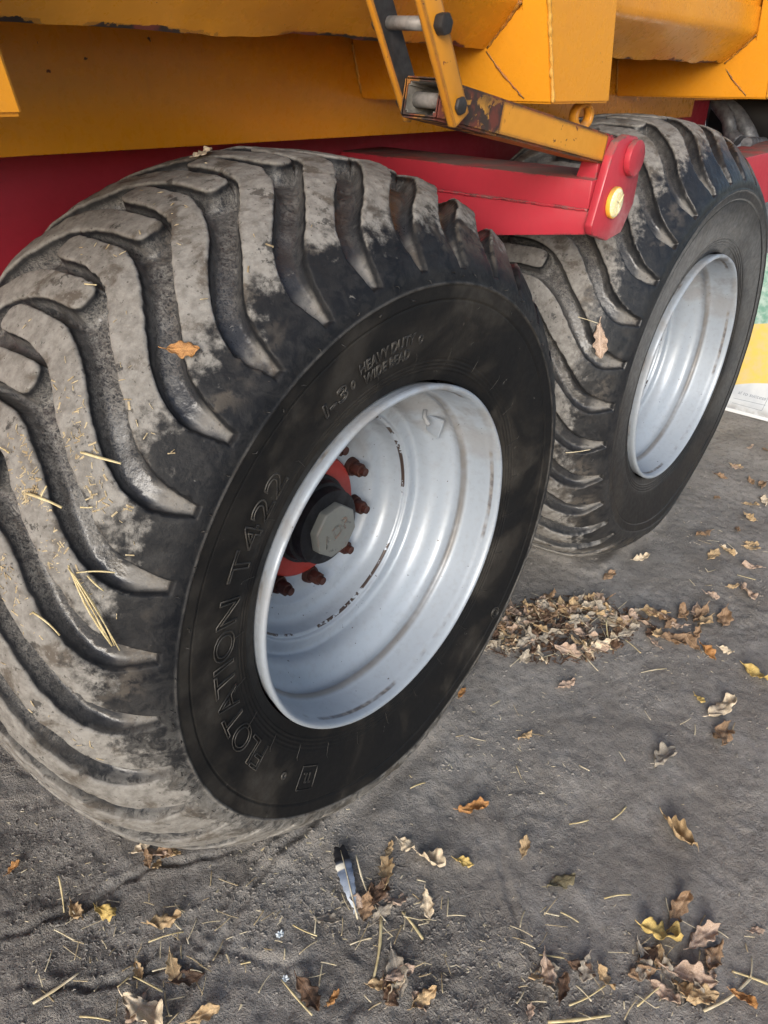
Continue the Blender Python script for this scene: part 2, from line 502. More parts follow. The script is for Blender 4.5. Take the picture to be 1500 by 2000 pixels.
LEAVES=[
(0.070,-0.162,0.064,-42,'orange',1.2,'curled orange-brown oak leaf on bare dirt right of the near tyre'),
(0.064,-0.282,0.047,22,'tan',0.8,'small tan oak leaf with dark centre lying near bare dirt mid frame'),
(0.287,-0.492,0.097,-116,'tan',2.6,'long folded tan leaf standing on edge above the yellow leaf'),
(0.050,-0.369,0.062,-29,'olive',0.6,'olive grey oak leaf half sunk in dirt left of the straw piece'),
(0.139,-0.546,0.079,0,'brown',1.0,'brown oak leaf directly above the bright yellow leaf'),
(0.076,-0.544,0.076,-61,'yellow',1.4,'bright yellow oak leaf at the top of the right litter clump'),
(0.123,-0.598,0.072,-22,'rose',1.0,'pinkish tan oak leaf right of the bright yellow leaf'),
(0.019,-0.537,0.051,-128,'grey',0.9,'pale grey oak leaf below the bright yellow leaf'),
(0.046,-0.610,0.083,-70,'rose',1.3,'large rose-brown oak leaf in the middle of the right litter clump'),
(0.097,-0.625,0.059,4,'brown',1.2,'brown oak leaf under the pinkish leaf of the right clump'),
(0.025,-0.578,0.046,-135,'grey',1.0,'grey-brown oak leaf at the left edge of the right clump'),
(-0.009,-0.589,0.055,-95,'rose',1.0,'faded oak leaf below the large rose-brown leaf'),
(0.068,-0.688,0.044,-91,'orange',1.4,'orange oak leaf at the right end of the long straw stalk'),
(0.026,-0.635,0.060,-40,'tan',1.0,'tan oak leaf lying under the long straw stalk'),
(0.192,-0.665,0.030,-48,'rose',0.5,'small faded oak leaf alone near the right edge'),
(-0.110,-0.432,0.056,-134,'rose',1.6,'narrow pinkish leaf standing upright in the lower middle clump'),
(-0.112,-0.460,0.050,19,'dark',0.9,'dark brown oak leaf in the lower middle clump'),
(-0.056,-0.506,0.043,-113,'tan',1.2,'tan leaf with dark shadow right of the dark brown leaf'),
(-0.178,-0.441,0.030,21,'rose',0.8,'small pinkish leaf at the bottom edge of the lower middle clump'),
(-0.147,-0.215,0.052,-132,'pale',1.0,'pale two-lobed leaf right of the feather'),
(-0.080,-0.172,0.065,-81,'pale',1.2,'pale oak leaf above and right of the feather'),
(-0.039,-0.215,0.040,-69,'yellow',1.0,'small pale yellow leaf farthest right of the feather'),
(-0.084,-0.117,0.047,-91,'pale',1.0,'small pale leaf tip above right of the feather'),
(-0.112,-0.098,0.038,26,'tan',1.0,'small tan-brown leaf nearest above the feather straw'),
(-0.149,-0.123,0.063,35,'tan',0.8,'tan oak leaf standing right of the straw beside the feather'),
(-0.187,-0.140,0.059,11,'dark',1.0,'dark rotting leaf under the feather'),
(-0.280,-0.103,0.050,-59,'grey',0.6,'grey flattened leaf left below the feather'),
(-0.269,-0.249,0.080,-128,'grey',0.7,'large grey flattened oak leaf at the bottom centre'),
(-0.295,-0.263,0.049,9,'pale',0.9,'pale oak leaf under the large grey leaf'),
(-0.270,-0.303,0.051,-15,'tan',1.5,'curled tan leaf right of the large grey leaf'),
(-0.386,-0.166,0.064,-99,'dark',1.2,'dark brown leaf with pale lobes left of the large grey leaf'),
(-0.364,-0.197,0.030,1,'orange',1.2,'small orange leaf beside the dark brown leaf with pale lobes'),
(-0.583,0.383,0.032,14,'orange',1.2,'small orange-brown leaf at the left edge below the near tyre'),
(-0.552,0.230,0.052,-97,'tan',1.3,'tan leaf beside the upright straw at lower left'),
(-0.518,0.186,0.052,-79,'yellow',1.1,'yellowish oak leaf at lower left below the near tyre'),
(-0.464,0.102,0.059,-31,'tan',1.4,'folded tan leaf with straw in front of the near tyre'),
(-0.540,0.069,0.033,-107,'tan',1.0,'small tan leaf tangled in straw at lower left'),
(-0.571,0.004,0.094,-82,'pale',1.2,'large pale oak leaf cut by the bottom edge of the picture'),
(-0.512,-0.065,0.056,-28,'tan',1.2,'tan oak leaf at the bottom edge right of the large pale leaf'),
(-0.409,0.251,0.038,-10,'pale',1.0,'pale leaf tucked under the near tyre tread'),
(-0.384,0.208,0.044,-58,'brown',1.0,'brown leaf scrap tucked under the near tyre beside the pale leaf'),
(0.829,-0.453,0.077,-102,'yellow',1.0,'yellowish green leaf at the right edge below the leaf pile'),
(0.667,-0.432,0.096,-17,'pale',1.0,'pale tan oak leaf right of centre on smooth dirt'),
(0.579,-0.459,0.092,10,'brown',1.0,'brown oak leaf below the pale tan leaf on smooth dirt'),
(0.442,-0.390,0.083,-10,'grey',1.0,'grey tan oak leaf left of the brown leaf on smooth dirt'),
(0.659,-0.379,0.035,-111,'yellow',1.0,'small yellow leaf left of the pale tan leaf'),
(0.296,-0.141,0.041,-19,'tan',1.0,'small tan leaf alone right of the near tyre'),
(0.502,-0.126,0.053,-23,'rose',1.0,'small curled pinkish leaf below the leaf pile'),
(1.120,-0.029,0.059,-31,'pale',0.8,'pale leaf on the ground in front of the far tyre'),
(0.966,0.000,0.057,-10,'brown',0.8,'small brown leaf nearest in front of the far tyre'),
(1.148,-0.324,0.071,-132,'rose',1.0,'rose-brown leaf near the right edge above the leaf pile'),
(1.071,-0.251,0.047,-73,'rose',0.8,'pale pinkish leaf right above the leaf pile'),
(0.835,-0.332,0.060,-114,'orange',1.0,'orange leaf at the right end of the leaf pile'),
(0.876,-0.364,0.041,-81,'pale',1.0,'pale leaf just right of the orange leaf by the pile'),
(1.156,-0.282,0.043,-33,'tan',0.8,'tiny tan leaf above the rose-brown leaf by the right edge'),
(1.427,-0.245,0.043,-66,'tan',0.8,'small tan leaf at the right edge level with the far tyre bottom'),
(1.328,-0.206,0.050,-97,'tan',0.8,'thin tan leaf left of the small tan leaf at the right edge'),
(1.938,-0.024,0.048,-82,'tan',0.8,'small leaf near the printed board on the dirt'),
(0.306,0.039,0.039,14,'orange',0.8,'tiny orange leaf touching the near tyre sidewall'),
]
STRAWS=[
(-0.168,-0.066,-0.205,-0.132,'straw stub standing beside the feather'),
(-0.217,-0.168,-0.306,-0.227,'long straw stalk pointing down below the feather'),
(-0.326,-0.065,-0.312,-0.109,'short straw lying left below the feather'),
(-0.285,-0.158,-0.252,-0.178,'short pale straw below the feather'),
(-0.186,-0.189,-0.199,-0.245,'thin straw right of the long stalk below the feather'),
(-0.399,-0.115,-0.405,-0.190,'bent straw crossing the bottom edge left of centre'),
(-0.677,0.144,-0.606,0.132,'long straw bundle pointing to the lower left corner'),
(-0.541,0.299,-0.566,0.246,'upright straw pair at lower left'),
(-0.502,0.095,-0.452,0.068,'straw under the folded tan leaf'),
(-0.594,0.226,-0.580,0.186,'short straw below the tan leaf at lower left'),
(-0.577,0.070,-0.554,0.073,'yellow straw flake in the lower left tangle'),
(-0.551,0.064,-0.534,0.012,'straw lying below the lower left tangle'),
(-0.527,0.049,-0.490,0.029,'straw pointing right from the lower left tangle'),
(-0.639,0.078,-0.611,0.038,'straw at the bottom edge lower left'),
(0.072,-0.440,0.109,-0.473,'single pale straw above the lower middle clump'),
(0.007,-0.645,0.112,-0.685,'long yellow straw stalk across the right litter clump'),
(0.098,-0.657,0.116,-0.708,'straw at the right edge crossing the long stalk'),
(-0.093,-0.405,-0.068,-0.439,'straw on top of the lower middle clump'),
(-0.095,-0.370,-0.087,-0.395,'short straw left of the lower middle clump'),
(-0.173,-0.469,-0.098,-0.537,'thick straw along the bottom edge right of centre'),
(-0.127,-0.481,-0.063,-0.510,'straw leading to the tan leaf in the lower middle clump'),
(-0.094,-0.475,-0.099,-0.505,'straw crossing in the lower middle clump'),
(0.233,-0.375,0.277,-0.383,'short double straw on dirt right of centre'),
(0.171,-0.316,0.202,-0.341,'grey straw on dirt left of the double straw'),
(0.629,-0.083,0.592,-0.159,'straw poking out below the leaf pile'),
(0.516,0.064,0.606,0.000,'straw on the left of the leaf pile'),
(0.753,-0.095,0.681,-0.148,'upright pale straw in the leaf pile'),
(0.675,-0.113,0.756,-0.144,'flat pale straw in the leaf pile'),
(0.740,-0.156,0.719,-0.209,'straw at the right of the leaf pile'),
(1.224,-0.270,1.237,-0.317,'straw near the right edge above the leaf pile'),
(0.304,-0.264,0.306,-0.287,'tiny straw on smooth dirt below the leaf pile'),
(0.021,-0.040,0.051,-0.055,'pale straw near the near tyre bottom'),
(-0.001,-0.394,0.003,-0.427,'straw upper left of the lower middle clump'),
(-0.021,-0.373,-0.009,-0.396,'short straw above the lower middle clump'),
(-0.426,-0.048,-0.413,-0.057,'straw flake in the small straw patch bottom left of centre'),
(-0.004,-0.578,-0.058,-0.563,'straw below the large rose-brown leaf'),
(0.654,-0.240,0.709,-0.280,'thin straw below right of the pile'),
(0.502,0.086,0.565,0.066,'straw between near tyre and pile'),
]

# ================================================================= ground
AX_Z = 0.553          # axle height
WB = 1.2065           # distance between the two axles
def ground_h(P):
    """height of the earth at xy points"""
    P = np.asarray(P, float)
    x, y = P[:, 0], P[:, 1]
    wob = np.stack([x + .03 * vnoise(P, 6, 31), y + .03 * vnoise(P, 6, 32)], 1)
    crumb = crumb_f(P)
    h = .009 * vnoise(P, 1.7, 1) + .005 * vnoise(wob, 6, 2)
    h += (.0012 + .0018 * crumb) * vnoise(wob, 22, 3)
    rg = 1 - np.abs(vnoise(wob, 14, 8))
    h += (.0010 + .0020 * crumb) * (rg ** 3 - .35)
    h += (.0008 + .0026 * crumb) * vnoise(wob, 55, 4) + (.0008 + .0028 * crumb) * vnoise(P, 105, 5)
    # old wheel scrapes, long shallow grooves running with the trailer
    for (px, py, ang, wd, dp, ln) in ((-.38, .02, 12, .018, .008, .5), (-.50, .22, -22, .012, .010, .25), (-.15, -.42, 40, .014, .006, .3), (-.57, .10, -40, .012, .012, .14), (-.40, -.05, -62, .010, .008, .12)):
        c, s = math.cos(R(ang)), math.sin(R(ang))
        wd, dp = wd * .55, dp * .7
        u = (x - px) * c + (y - py) * s
        v = -(x - px) * s + (y - py) * c + .02 * vnoise(P, 7, 9) + .006 * vnoise(P, 40, 10)
        h += dp * (-np.exp(-(v / wd) ** 2) + .6 * np.exp(-((np.abs(v) - 1.7 * wd) / (.7 * wd)) ** 2)) * np.exp(-(u / ln) ** 4)
    # pressed flat under the tyres, slightly raised just outside
    for cx in (0.0, WB):
        m = sstep(np.abs(x - cx), .20, .10) * sstep(np.abs(y - .255), .30, .24)
        h = h * (1 - m) + .001 * m
        h += (.011 + .004 * vnoise(P, 30, 14)) * np.exp(-((y - .035) / .022) ** 2) * sstep(np.abs(x - cx), .27, .16)
        h += (.008 + .005 * vnoise(P, 30, 15)) * np.exp(-((np.abs(x - cx) - .245) / .022) ** 2) * sstep(np.abs(y - .255), .26, .19)
    return h
def crumb_f(P):
    P = np.asarray(P, float)
    n = vnoise(P, 2.6, 21) * .5 + vnoise(P, 7, 22) * .35
    return np.clip(.42 - .33 * (P[:, 0] + .2) - .1 * (P[:, 1] + .2) + .75 * n, 0.05, 1)
def axis(lo, hi, st):
    fine = np.arange(lo, hi, st)
    g = np.cumsum(st * 1.35 ** np.arange(1, 29))
    return np.concatenate([(lo - g)[::-1], fine, fine[-1] + g])
gx, gy = axis(-.86, 2.55, .0062), axis(-.86, .86, .0062)
GX, GY = np.meshgrid(gx, gy, indexing='ij')
P2 = np.stack([GX.ravel(), GY.ravel()], 1)
gz = ground_h(P2)
far = np.maximum(np.abs(P2[:, 0] - .8) - 3, np.abs(P2[:, 1]) - 2)
gz *= sstep(far, 3, 0)
nx, ny = len(gx), len(gy)
idx = np.arange(nx * ny).reshape(nx, ny)
F = np.stack([idx[:-1, :-1], idx[1:, :-1], idx[1:, 1:], idx[:-1, 1:]], -1).reshape(-1, 4)
me = bpy.data.meshes.new('ground')
me.vertices.add(nx * ny)
me.vertices.foreach_set('co', np.column_stack([P2, gz]).ravel())
me.loops.add(F.size)
me.loops.foreach_set('vertex_index', F.ravel())
me.polygons.add(len(F))
me.polygons.foreach_set('loop_start', np.arange(0, F.size, 4))
me.polygons.foreach_set('loop_total', np.full(len(F), 4))
me.update(calc_edges=True)
at = me.attributes.new('crumb', 'FLOAT', 'POINT')
at.data.foreach_set('value', crumb_f(P2))
ground = new_obj('ground', me, M_soil, smooth=True)
ground['kind'] = 'structure'
GZ = gz.reshape(nx, ny)
def gh(x, y):
    i, j = min(nx - 2, max(1, int(np.searchsorted(gx, x)))), min(ny - 2, max(1, int(np.searchsorted(gy, y))))
    return float(GZ[i - 1:i + 1, j - 1:j + 1].max())

# ================================================================= trailer
trailer = bpy.data.objects.new('trailer', None)
COL.objects.link(trailer)
trailer.location = (0, 0, 0)
tag(trailer, 'orange-yellow farm trailer body on red chassis with two large lugged wheels', 'trailer')

# ---- tyre shape
YC = 0.2575
HALF = [(.010, .303), (.002, .325), (-.006, .36), (-.012, .40), (-.016, .435), (-.0175, .453), (-.0165, .463), (-.011, .478), (.010, .505), (.035, .532), (.065, .557), (.10, .5755), (.15, .5875), (.21, .593), (YC, .594)]
half = catmull(HALF, 24)[::-1]                    # crown centre -> bead
seg = np.hypot(*np.diff(half, axis=0).T)
warc = np.concatenate([[0], np.cumsum(seg)])
tang = np.gradient(half, axis=0)
tang /= np.linalg.norm(tang, axis=1)[:, None]
nrm = np.stack([tang[:, 1], -tang[:, 0]], 1)      # (y, r) outward normal
if nrm[0, 1] < 0: nrm = -nrm
def prof(w):
    """arc length across the tread (positive = outer side) -> y, r, ny, nr"""
    a = np.abs(w)
    y, r_ = np.interp(a, warc, half[:, 0]), np.interp(a, warc, half[:, 1])
    n_y, n_r = np.interp(a, warc, nrm[:, 0]), np.interp(a, warc, nrm[:, 1])
    s = np.where(np.asarray(w) >= 0, 1.0, -1.0)
    return YC + (y - YC) * s, r_, n_y * s, n_r
k0 = np.argmin(half[:, 0])                        # widest point
def w_of_y(y):
    y = np.asarray(y, float)
    s = np.where(y <= YC, 1.0, -1.0)
    yy = np.where(y <= YC, y, 2 * YC - y)
    return s * np.interp(-yy, -half[:k0, 0], warc[:k0])
def w_of_r(r_):
    return float(np.interp(-r_, -half[:, 1], warc))
NL = 32
PITCH = 360.0 / NL
RM = .585 * math.pi / 180                          # metres per degree at the tread
W_TIP = w_of_r(.473)
W_END = w_of_r(.460)
up_edge = [(.017, 2.05), (.04, 1.0), (.062, -1.15), (.09, -4.5), (.105, -6.3), (.131, -9.1), (.16, -11.3), (.185, -12.6), (.204, -13.3), (.246, -13.55), (.285, -13.65), (.308, -13.55), (.3175, -12.9), (.3180, -11.8), (.3170, -10.6), (.309, -10.0), (.290, -9.95), (.25, -9.97), (.211, -9.17), (.186, -8.2), (.167, -6.75), (.142, -4.35), (.119, -2.15), (.073, 2.55), (.05, 5.8), (.031, 7.95), (.01, 9.35)]
pts = [(W_TIP + .03, .95), (W_TIP, 1.05)] + [(float(w_of_y(y)), t) for y, t in up_edge] + [(W_TIP, 10.2), (W_TIP + .03, 10.3)]
lug = catmull([(t * RM, w) for w, t in pts], 10)   # (s, w) in metres
def resample(P, st):
    d = np.concatenate([[0], np.cumsum(np.hypot(*np.diff(P, axis=0).T))])
    u = np.linspace(0, d[-1], max(2, int(d[-1] / st)))
    return np.stack([np.interp(u, d, P[:, 0]), np.interp(u, d, P[:, 1])], 1)
lugR = resample(lug, .0036)
lugL = lugR * np.array([1, -1]) - np.array([PITCH * RM / 2, 0])
LP = PITCH * RM
def poly_sd(P, Q):
    out = np.full(len(P), 1e9)
    inside = np.zeros(len(P), bool)
    n = len(Q)
    for i in range(n):
        a, b = Q[i], Q[(i + 1) % n]
        ab = b - a
        L2 = ab @ ab
        if L2 < 1e-14: continue
        t = np.clip(((P - a) @ ab) / L2, 0, 1)
        d = np.hypot(P[:, 0] - a[0] - t * ab[0], P[:, 1] - a[1] - t * ab[1])
        out = np.minimum(out, d)
        if a[1] != b[1]:
            c = ((a[1] > P[:, 1]) != (b[1] > P[:, 1])) & (P[:, 0] < (b[0] - a[0]) * (P[:, 1] - a[1]) / (b[1] - a[1]) + a[0])
            inside ^= c
    return np.where(inside, -out, out)
def tread_sd(P):
    """distance to the rubber that stands proud: lugs of both sides plus the shoulder bands"""
    d = W_TIP - np.abs(P[:, 1])
    s = P[:, 0] % LP
    for Q in (lugR, lugL):
        c = Q[:, 0].min()
        for k in range(-1, 4):
            sh = (math.floor(-c / LP) + k - 2) * LP
            if Q[:, 0].max() + sh < -.03 or Q[:, 0].min() + sh > LP + .03: continue
            d = np.minimum(d, poly_sd(np.stack([s, P[:, 1]], 1), Q[::2] + np.array([sh, 0])))
    return d
LEV = [-.0026, -.0009, .0008, .0028, .0052, .0085]
cand = []
for Q in (lugR, lugL):
    t = np.gradient(Q, axis=0)
    nn = np.stack([t[:, 1], -t[:, 0]], 1)
    nn /= np.linalg.norm(nn, axis=1)[:, None]
    probe = tread_sd(Q + nn * .003)
    if np.median(probe) < 0: nn = -nn
    for lv in LEV:
        c = Q + nn * lv
        k = np.abs(tread_sd(c) - lv) < .0005
        cand.append(c[k])
for sg in (1, -1):
    u = np.arange(0, LP, .0032)
    for lv in LEV:
        c = np.stack([u, np.full_like(u, sg * (W_TIP - lv))], 1)
        k = np.abs(tread_sd(c) - lv) < .0005
        cand.append(c[k])
g_u, g_w = np.meshgrid(np.arange(0, LP, .0066), np.arange(-W_END + .004, W_END - .003, .0066), indexing='ij')
gp = np.stack([g_u.ravel(), g_w.ravel()], 1) + rng.uniform(-.0015, .0015, (g_u.size, 2))
sd = tread_sd(gp)
cand.append(gp[(sd < -.0056) | (sd > .0115)])
cand = np.vstack(cand)
cand[:, 0] %= LP
cand = cand[np.abs(cand[:, 1]) < W_END - .002]
seen, keep = {}, []
for i, (a, b) in enumerate(cand):                   # drop near duplicates, also across the seam
    ok = True
    ca, cb = int(a / .0016), int(math.floor(b / .0016))
    for da in (-1, 0, 1):
        for db in (-1, 0, 1):
            for j in seen.get((ca + da, cb + db), ()):
                if abs(cand[j, 0] - a) + abs(cand[j, 1] - b) < .0014: ok = False
    if ok:
        keep.append(i)
        seen.setdefault((ca, cb), []).append(i)
cand = cand[keep]
NB = 14
ub = (np.arange(NB) + .5) / NB * LP
bnd = np.vstack([np.stack([ub, np.full(NB, W_END)], 1), np.stack([ub, np.full(NB, -W_END)], 1)])
tile = np.vstack([bnd, cand])
tile_sd = tread_sd(tile)
nt = len(tile)
strip = np.vstack([tile + np.array([k * LP, 0]) for k in (-1, 0, 1)])
cv, ce, cf, ov, oe, of = delaunay_2d_cdt([Vector((a * 100, b * 100)) for a, b in strip], [], [], 0, 1e-7)
tris = []
for f in cf:
    ids = [ov[i][0] for i in f]
    c = np.mean([strip[i] for i in ids], axis=0)
    if 0 <= c[0] < LP:
        tris.append([(i % nt, i // nt - 1) for i in ids])
tri_id = np.array([[a for a, b in t_] for t_ in tris])
tri_sh = np.array([[b for a, b in t_] for t_ in tris])

def build_tyre(name, phase, mat, parent, seed, lump=False):
    """whole tyre as one skin: tread tiles, sidewalls, bead ridges; squashed a little where it stands"""
    ang, wv, sdv = [], [], []
    for k in range(NL):
        ang.append(tile[:, 0] / LP * PITCH + k * PITCH)
        wv.append(tile[:, 1])
        sdv.append(tile_sd)
    ang, wv, sdv = np.concatenate(ang), np.concatenate(wv), np.concatenate(sdv)
    faces = []
    for k in range(NL):
        faces.append(tri_id + nt * ((k + tri_sh) % NL))
    faces = [np.vstack(faces)]
    n_tread = len(faces[0])
    # uneven, chipped lug edges
    q = np.stack([np.cos(np.radians(ang)) * .585, wv, np.sin(np.radians(ang)) * .585], 1)
    inner = sstep(W_END - np.abs(wv), .002, .02)
    ang2 = ang + inner * (.0020 * vnoise(q, 30, seed) * np.clip(vnoise(q, 9, seed + 11) + .4, 0, 1) + (.0006 + .0034 * np.clip(vnoise(q, 14, seed + 12), 0, 1) * np.exp(-(sdv / .002) ** 2)) * vnoise(q, 150, seed + 1)) / RM
    wv2 = wv + inner * (.0014 * vnoise(q, 50, seed + 2) + .0010 * vnoise(q, 130, seed + 3))
    D = .018 * sstep(W_TIP - np.abs(wv), -.01, .13) + .0125
    fr = np.interp(sdv, LEV, [0, .0, .0, .42, .80, 1.0])
    hh = np.interp(sdv, LEV, [0, .0003, .0016, 0, 0, 0])
    depth = np.where(sdv > .0008, .0018 + fr * (D - .0018), hh)
    y0 = prof(wv)[0]
    bump = .0010 * vnoise(q, 30, seed + 4) + .0008 * vnoise(q, 90, seed + 5)
    mud = np.clip(vnoise(q, 9, seed + 6) + .5 * vnoise(q, 40, seed + 7) - .25, 0, 1) * .0035 * sstep(np.abs(wv), .25, .15)
    if lump:
        td = (ang + phase) % 360
        zone = np.exp(-((td - 152) / 11) ** 2) * np.exp(-((y0 - .115) / .06) ** 2)
        mud = mud + zone * (sdv < .004) * (.0028 * np.clip(vnoise(q, 26, 71) + .3, 0, 1) + .0040 * np.clip(vnoise(q, 60, 72) + .1, 0, 1))
    y, r_, n_y, n_r = prof(wv2)
    off = -depth + inner * (bump + mud)
    yy, rr = y + n_y * off, r_ + n_r * off
    V = [np.stack([rr * np.cos(np.radians(ang2)), yy, rr * np.sin(np.radians(ang2))], 1)]
    grv = [np.clip(depth / .024, 0, 1)]
    acr = [wv]
    # sidewalls
    nseg = NL * NB
    bang = ((np.arange(NL)[:, None] * PITCH) + ub[None, :] / LP * PITCH).ravel()
    bidx = (np.arange(NL)[:, None] * nt + np.arange(NB)[None, :]).ravel()
    base = nt * NL
    for sg in (1, -1):
        wmax = warc[-1]
        rows = np.arange(W_END + .0016, wmax, .0016) if sg > 0 else np.linspace(W_END + .01, wmax, 14)
        ys, rs, nys, nrs = prof(sg * rows)
        o = .0024 * np.exp(-((rs - .4535) / .0019) ** 2) - .0016 * np.exp(-((rs - .4300) / .0014) ** 2)
        o -= .0010 * sstep(rs, .4315, .4300)
        for rb_ in (.3225, .3290, .3355, .3420):
            o += .0014 * np.exp(-((rs - rb_) / .0012) ** 2)
        o -= .0012 * sstep(rs, .346, .342)
        prev = bidx if sg > 0 else bidx + NB
        for j in range(len(rows)):
            th = np.radians(bang)
            q2 = np.stack([np.cos(th) * rs[j], np.full(nseg, ys[j]), np.sin(th) * rs[j]], 1)
            ofs = o[j] + .0007 * vnoise(q2, 14, seed + 9)
            V.append(np.stack([(rs[j] + nrs[j] * ofs) * np.cos(th), ys[j] + nys[j] * ofs, (rs[j] + nrs[j] * ofs) * np.sin(th)], 1))
            grv.append(np.zeros(nseg))
            acr.append(np.full(nseg, sg * rows[j]))
            cur = base + np.arange(nseg)
            base += nseg
            p1, c1 = np.roll(prev, -1), np.roll(cur, -1)
            if sg > 0: faces.append(np.vstack([np.stack([prev, cur, c1], 1), np.stack([prev, c1, p1], 1)]))
            else: faces.append(np.vstack([np.stack([prev, c1, cur], 1), np.stack([prev, p1, c1], 1)]))
            prev = cur
    V, grv, acr, faces = np.vstack(V), np.concatenate(grv), np.concatenate(acr), np.vstack(faces)
    th = R(phase)
    c, s = math.cos(th), math.sin(th)
    x, z = V[:, 0] * c - V[:, 2] * s, V[:, 0] * s + V[:, 2] * c
    rad = np.hypot(x, z)
    # standing load: flat below, bulging sidewalls
    low = sstep(-z, .36, .56) * sstep(np.abs(x), .42, .0)
    side_f = sstep(rad, .30, .40) * sstep(rad, .60, .50)
    yv = V[:, 1] + np.sign(V[:, 1] - YC) * low * side_f * .016
    lim = -AX_Z - .001
    k_ = .006
    dz = z - lim
    z = lim + np.where(dz > 4 * k_, dz, k_ * np.log1p(np.exp(np.clip(dz / k_, -30, 30))))
    V = np.stack([x, yv, z], 1)
    a, b, c_ = V[faces[:, 0]], V[faces[:, 1]], V[faces[:, 2]]
    nf = np.cross(b - a, c_ - a)
    cen = (a + b + c_) / 3
    cr_ = np.hypot(cen[:, 0], cen[:, 2])
    outw = np.stack([cen[:, 0] / cr_ * .4 * (cr_ > .46), cen[:, 1] - YC, cen[:, 2] / cr_ * .4 * (cr_ > .46)], 1)
    flip = (nf * outw).sum(1) < 0
    tread = np.abs(acr[faces[:, 0]]) < W_END
    tread = np.arange(len(faces)) < n_tread
    # tread tiles share one winding; decide it once
    if flip[tread].mean() > .5: faces[tread] = faces[tread][:, ::-1]
    sw = ~tread
    for sgn in (1, -1):
        m = sw & (np.sign(acr[faces[:, 0]]) == sgn)
        if flip[m].mean() > .5: faces[m] = faces[m][:, ::-1]
    me = bpy.data.meshes.new(name)
    me.vertices.add(len(V))
    me.vertices.foreach_set('co', V.ravel())
    me.loops.add(faces.size)
    me.loops.foreach_set('vertex_index', faces.ravel().astype(np.int32))
    me.polygons.add(len(faces))
    me.polygons.foreach_set('loop_start', np.arange(0, faces.size, 3))
    me.polygons.foreach_set('loop_total', np.full(len(faces), 3))
    me.update(calc_edges=True)
    for nm, val in (('groove', grv), ('across', acr)):
        at = me.attributes.new(nm, 'FLOAT', 'POINT')
        at.data.foreach_set('value', val.astype(np.float32))
    return new_obj(name, me, mat, parent, smooth=True)

# a groove ends on the shoulder at 144.8 degrees on the near tyre (tile zero = end of a groove)
near_tyre = build_tyre('tyre', 144.8, M_tyre_near, trailer, 50, True)
near_tyre.location = (0, 0, AX_Z)
near_tyre['label'] = 'near tyre with dried earth over its lugs'
far_tyre = build_tyre('tyre', 151.4, M_tyre_far, trailer, 90)
far_tyre.location = (WB, 0, AX_Z)
far_tyre['label'] = 'far tyre, cleaner and blacker on the shoulder'
def sidewall_y(r_):
    return float(prof(w_of_r(r_))[0])

# ---- raised lettering on the near tyre
_t = NT('raised_letter_rubber')
_n = _t.noise(30, 4, .6)
M_letter = _t.done(_t.mix(_t.mr(_n, .4, .65), (.014, .014, .0145), (.048, .045, .041)), .5)
def wrap_text(body, th_start, th_end, r_mid, height, parent, bevel=.0009, name='lettering', outline=True):
    cu = bpy.data.curves.new('lettering', 'FONT')
    cu.body = body
    cu.size = 1.0
    cu.fill_mode = 'NONE' if outline else 'FRONT'
    cu.resolution_u = 4
    cu.bevel_depth = 0.0
    tmp = bpy.data.objects.new('tmp', cu)
    COL.objects.link(tmp)
    bpy.context.view_layer.update()
    # measure, then give the outline its round section in final units
    dg = bpy.context.evaluated_depsgraph_get()
    sx = tmp.dimensions.x or 1.0
    sy = .72
    kx = abs(th_end - th_start) * math.pi / 180 * r_mid / sx
    ky = height / sy
    cu.bevel_depth = bevel / max(kx, ky)
    cu.bevel_resolution = 1
    bpy.context.view_layer.update()
    me = bpy.data.meshes.new_from_object(tmp.evaluated_get(bpy.context.evaluated_depsgraph_get()))
    bpy.data.objects.remove(tmp)
    n = len(me.vertices)
    co = np.empty(n * 3)
    me.vertices.foreach_get('co', co)
    co = co.reshape(n, 3)
    s = -1 if th_end < th_start else 1
    kx = abs(th_end - th_start) * math.pi / 180 * r_mid / (co[:, 0].max() - co[:, 0].min())
    th = np.radians(th_start) + s * (co[:, 0] - co[:, 0].min()) * kx / r_mid
    rr = r_mid - height / 2 + co[:, 1] * ky
    yb = np.interp(-rr, -half[::-1, 1][::-1], half[:, 0])
    bulge = .016 * sstep(-rr * np.sin(th), .36, .56) * sstep(np.abs(rr * np.cos(th)), .42, 0) * sstep(rr, .30, .40)
    out = np.stack([rr * np.cos(th), yb - bulge - co[:, 2] * max(kx, ky) - .0002, rr * np.sin(th)], 1)
    me.vertices.foreach_set('co', out.ravel())
    me.update()
    at = me.attributes.new('across', 'FLOAT', 'POINT')
    at.data.foreach_set('value', np.full(n, .37, np.float32))
    return new_obj(name, me, M_letter, parent, smooth=True)
FL = 'FLOTATION'
wrap_text('FLOTATION', 211, 160, .372, .040, near_tyre)
wrap_text('T422', 156.5, 133, .370, .038, near_tyre)
wrap_text('I-3', 118.5, 111, .372, .024, near_tyre, .0010)
wrap_text('o', 110, 108.6, .374, .020, near_tyre, .0010)
wrap_text('HEAVY DUTY', 107, 89.5, .3835, .0165, near_tyre, .0009)
wrap_text('WIDE BEAD', 106, 90.5, .3620, .0165, near_tyre, .0009)
wrap_text('o', 88.3, 86.6, .382, .020, near_tyre, .0010)
wrap_text('o', 224, 222, .386, .018, near_tyre, .0010)
wrap_text('TL', 235.0, 231.5, .386, .018, near_tyre, .0008)
wrap_text('0', 320, 316.5, .425, .026, near_tyre, .0008)
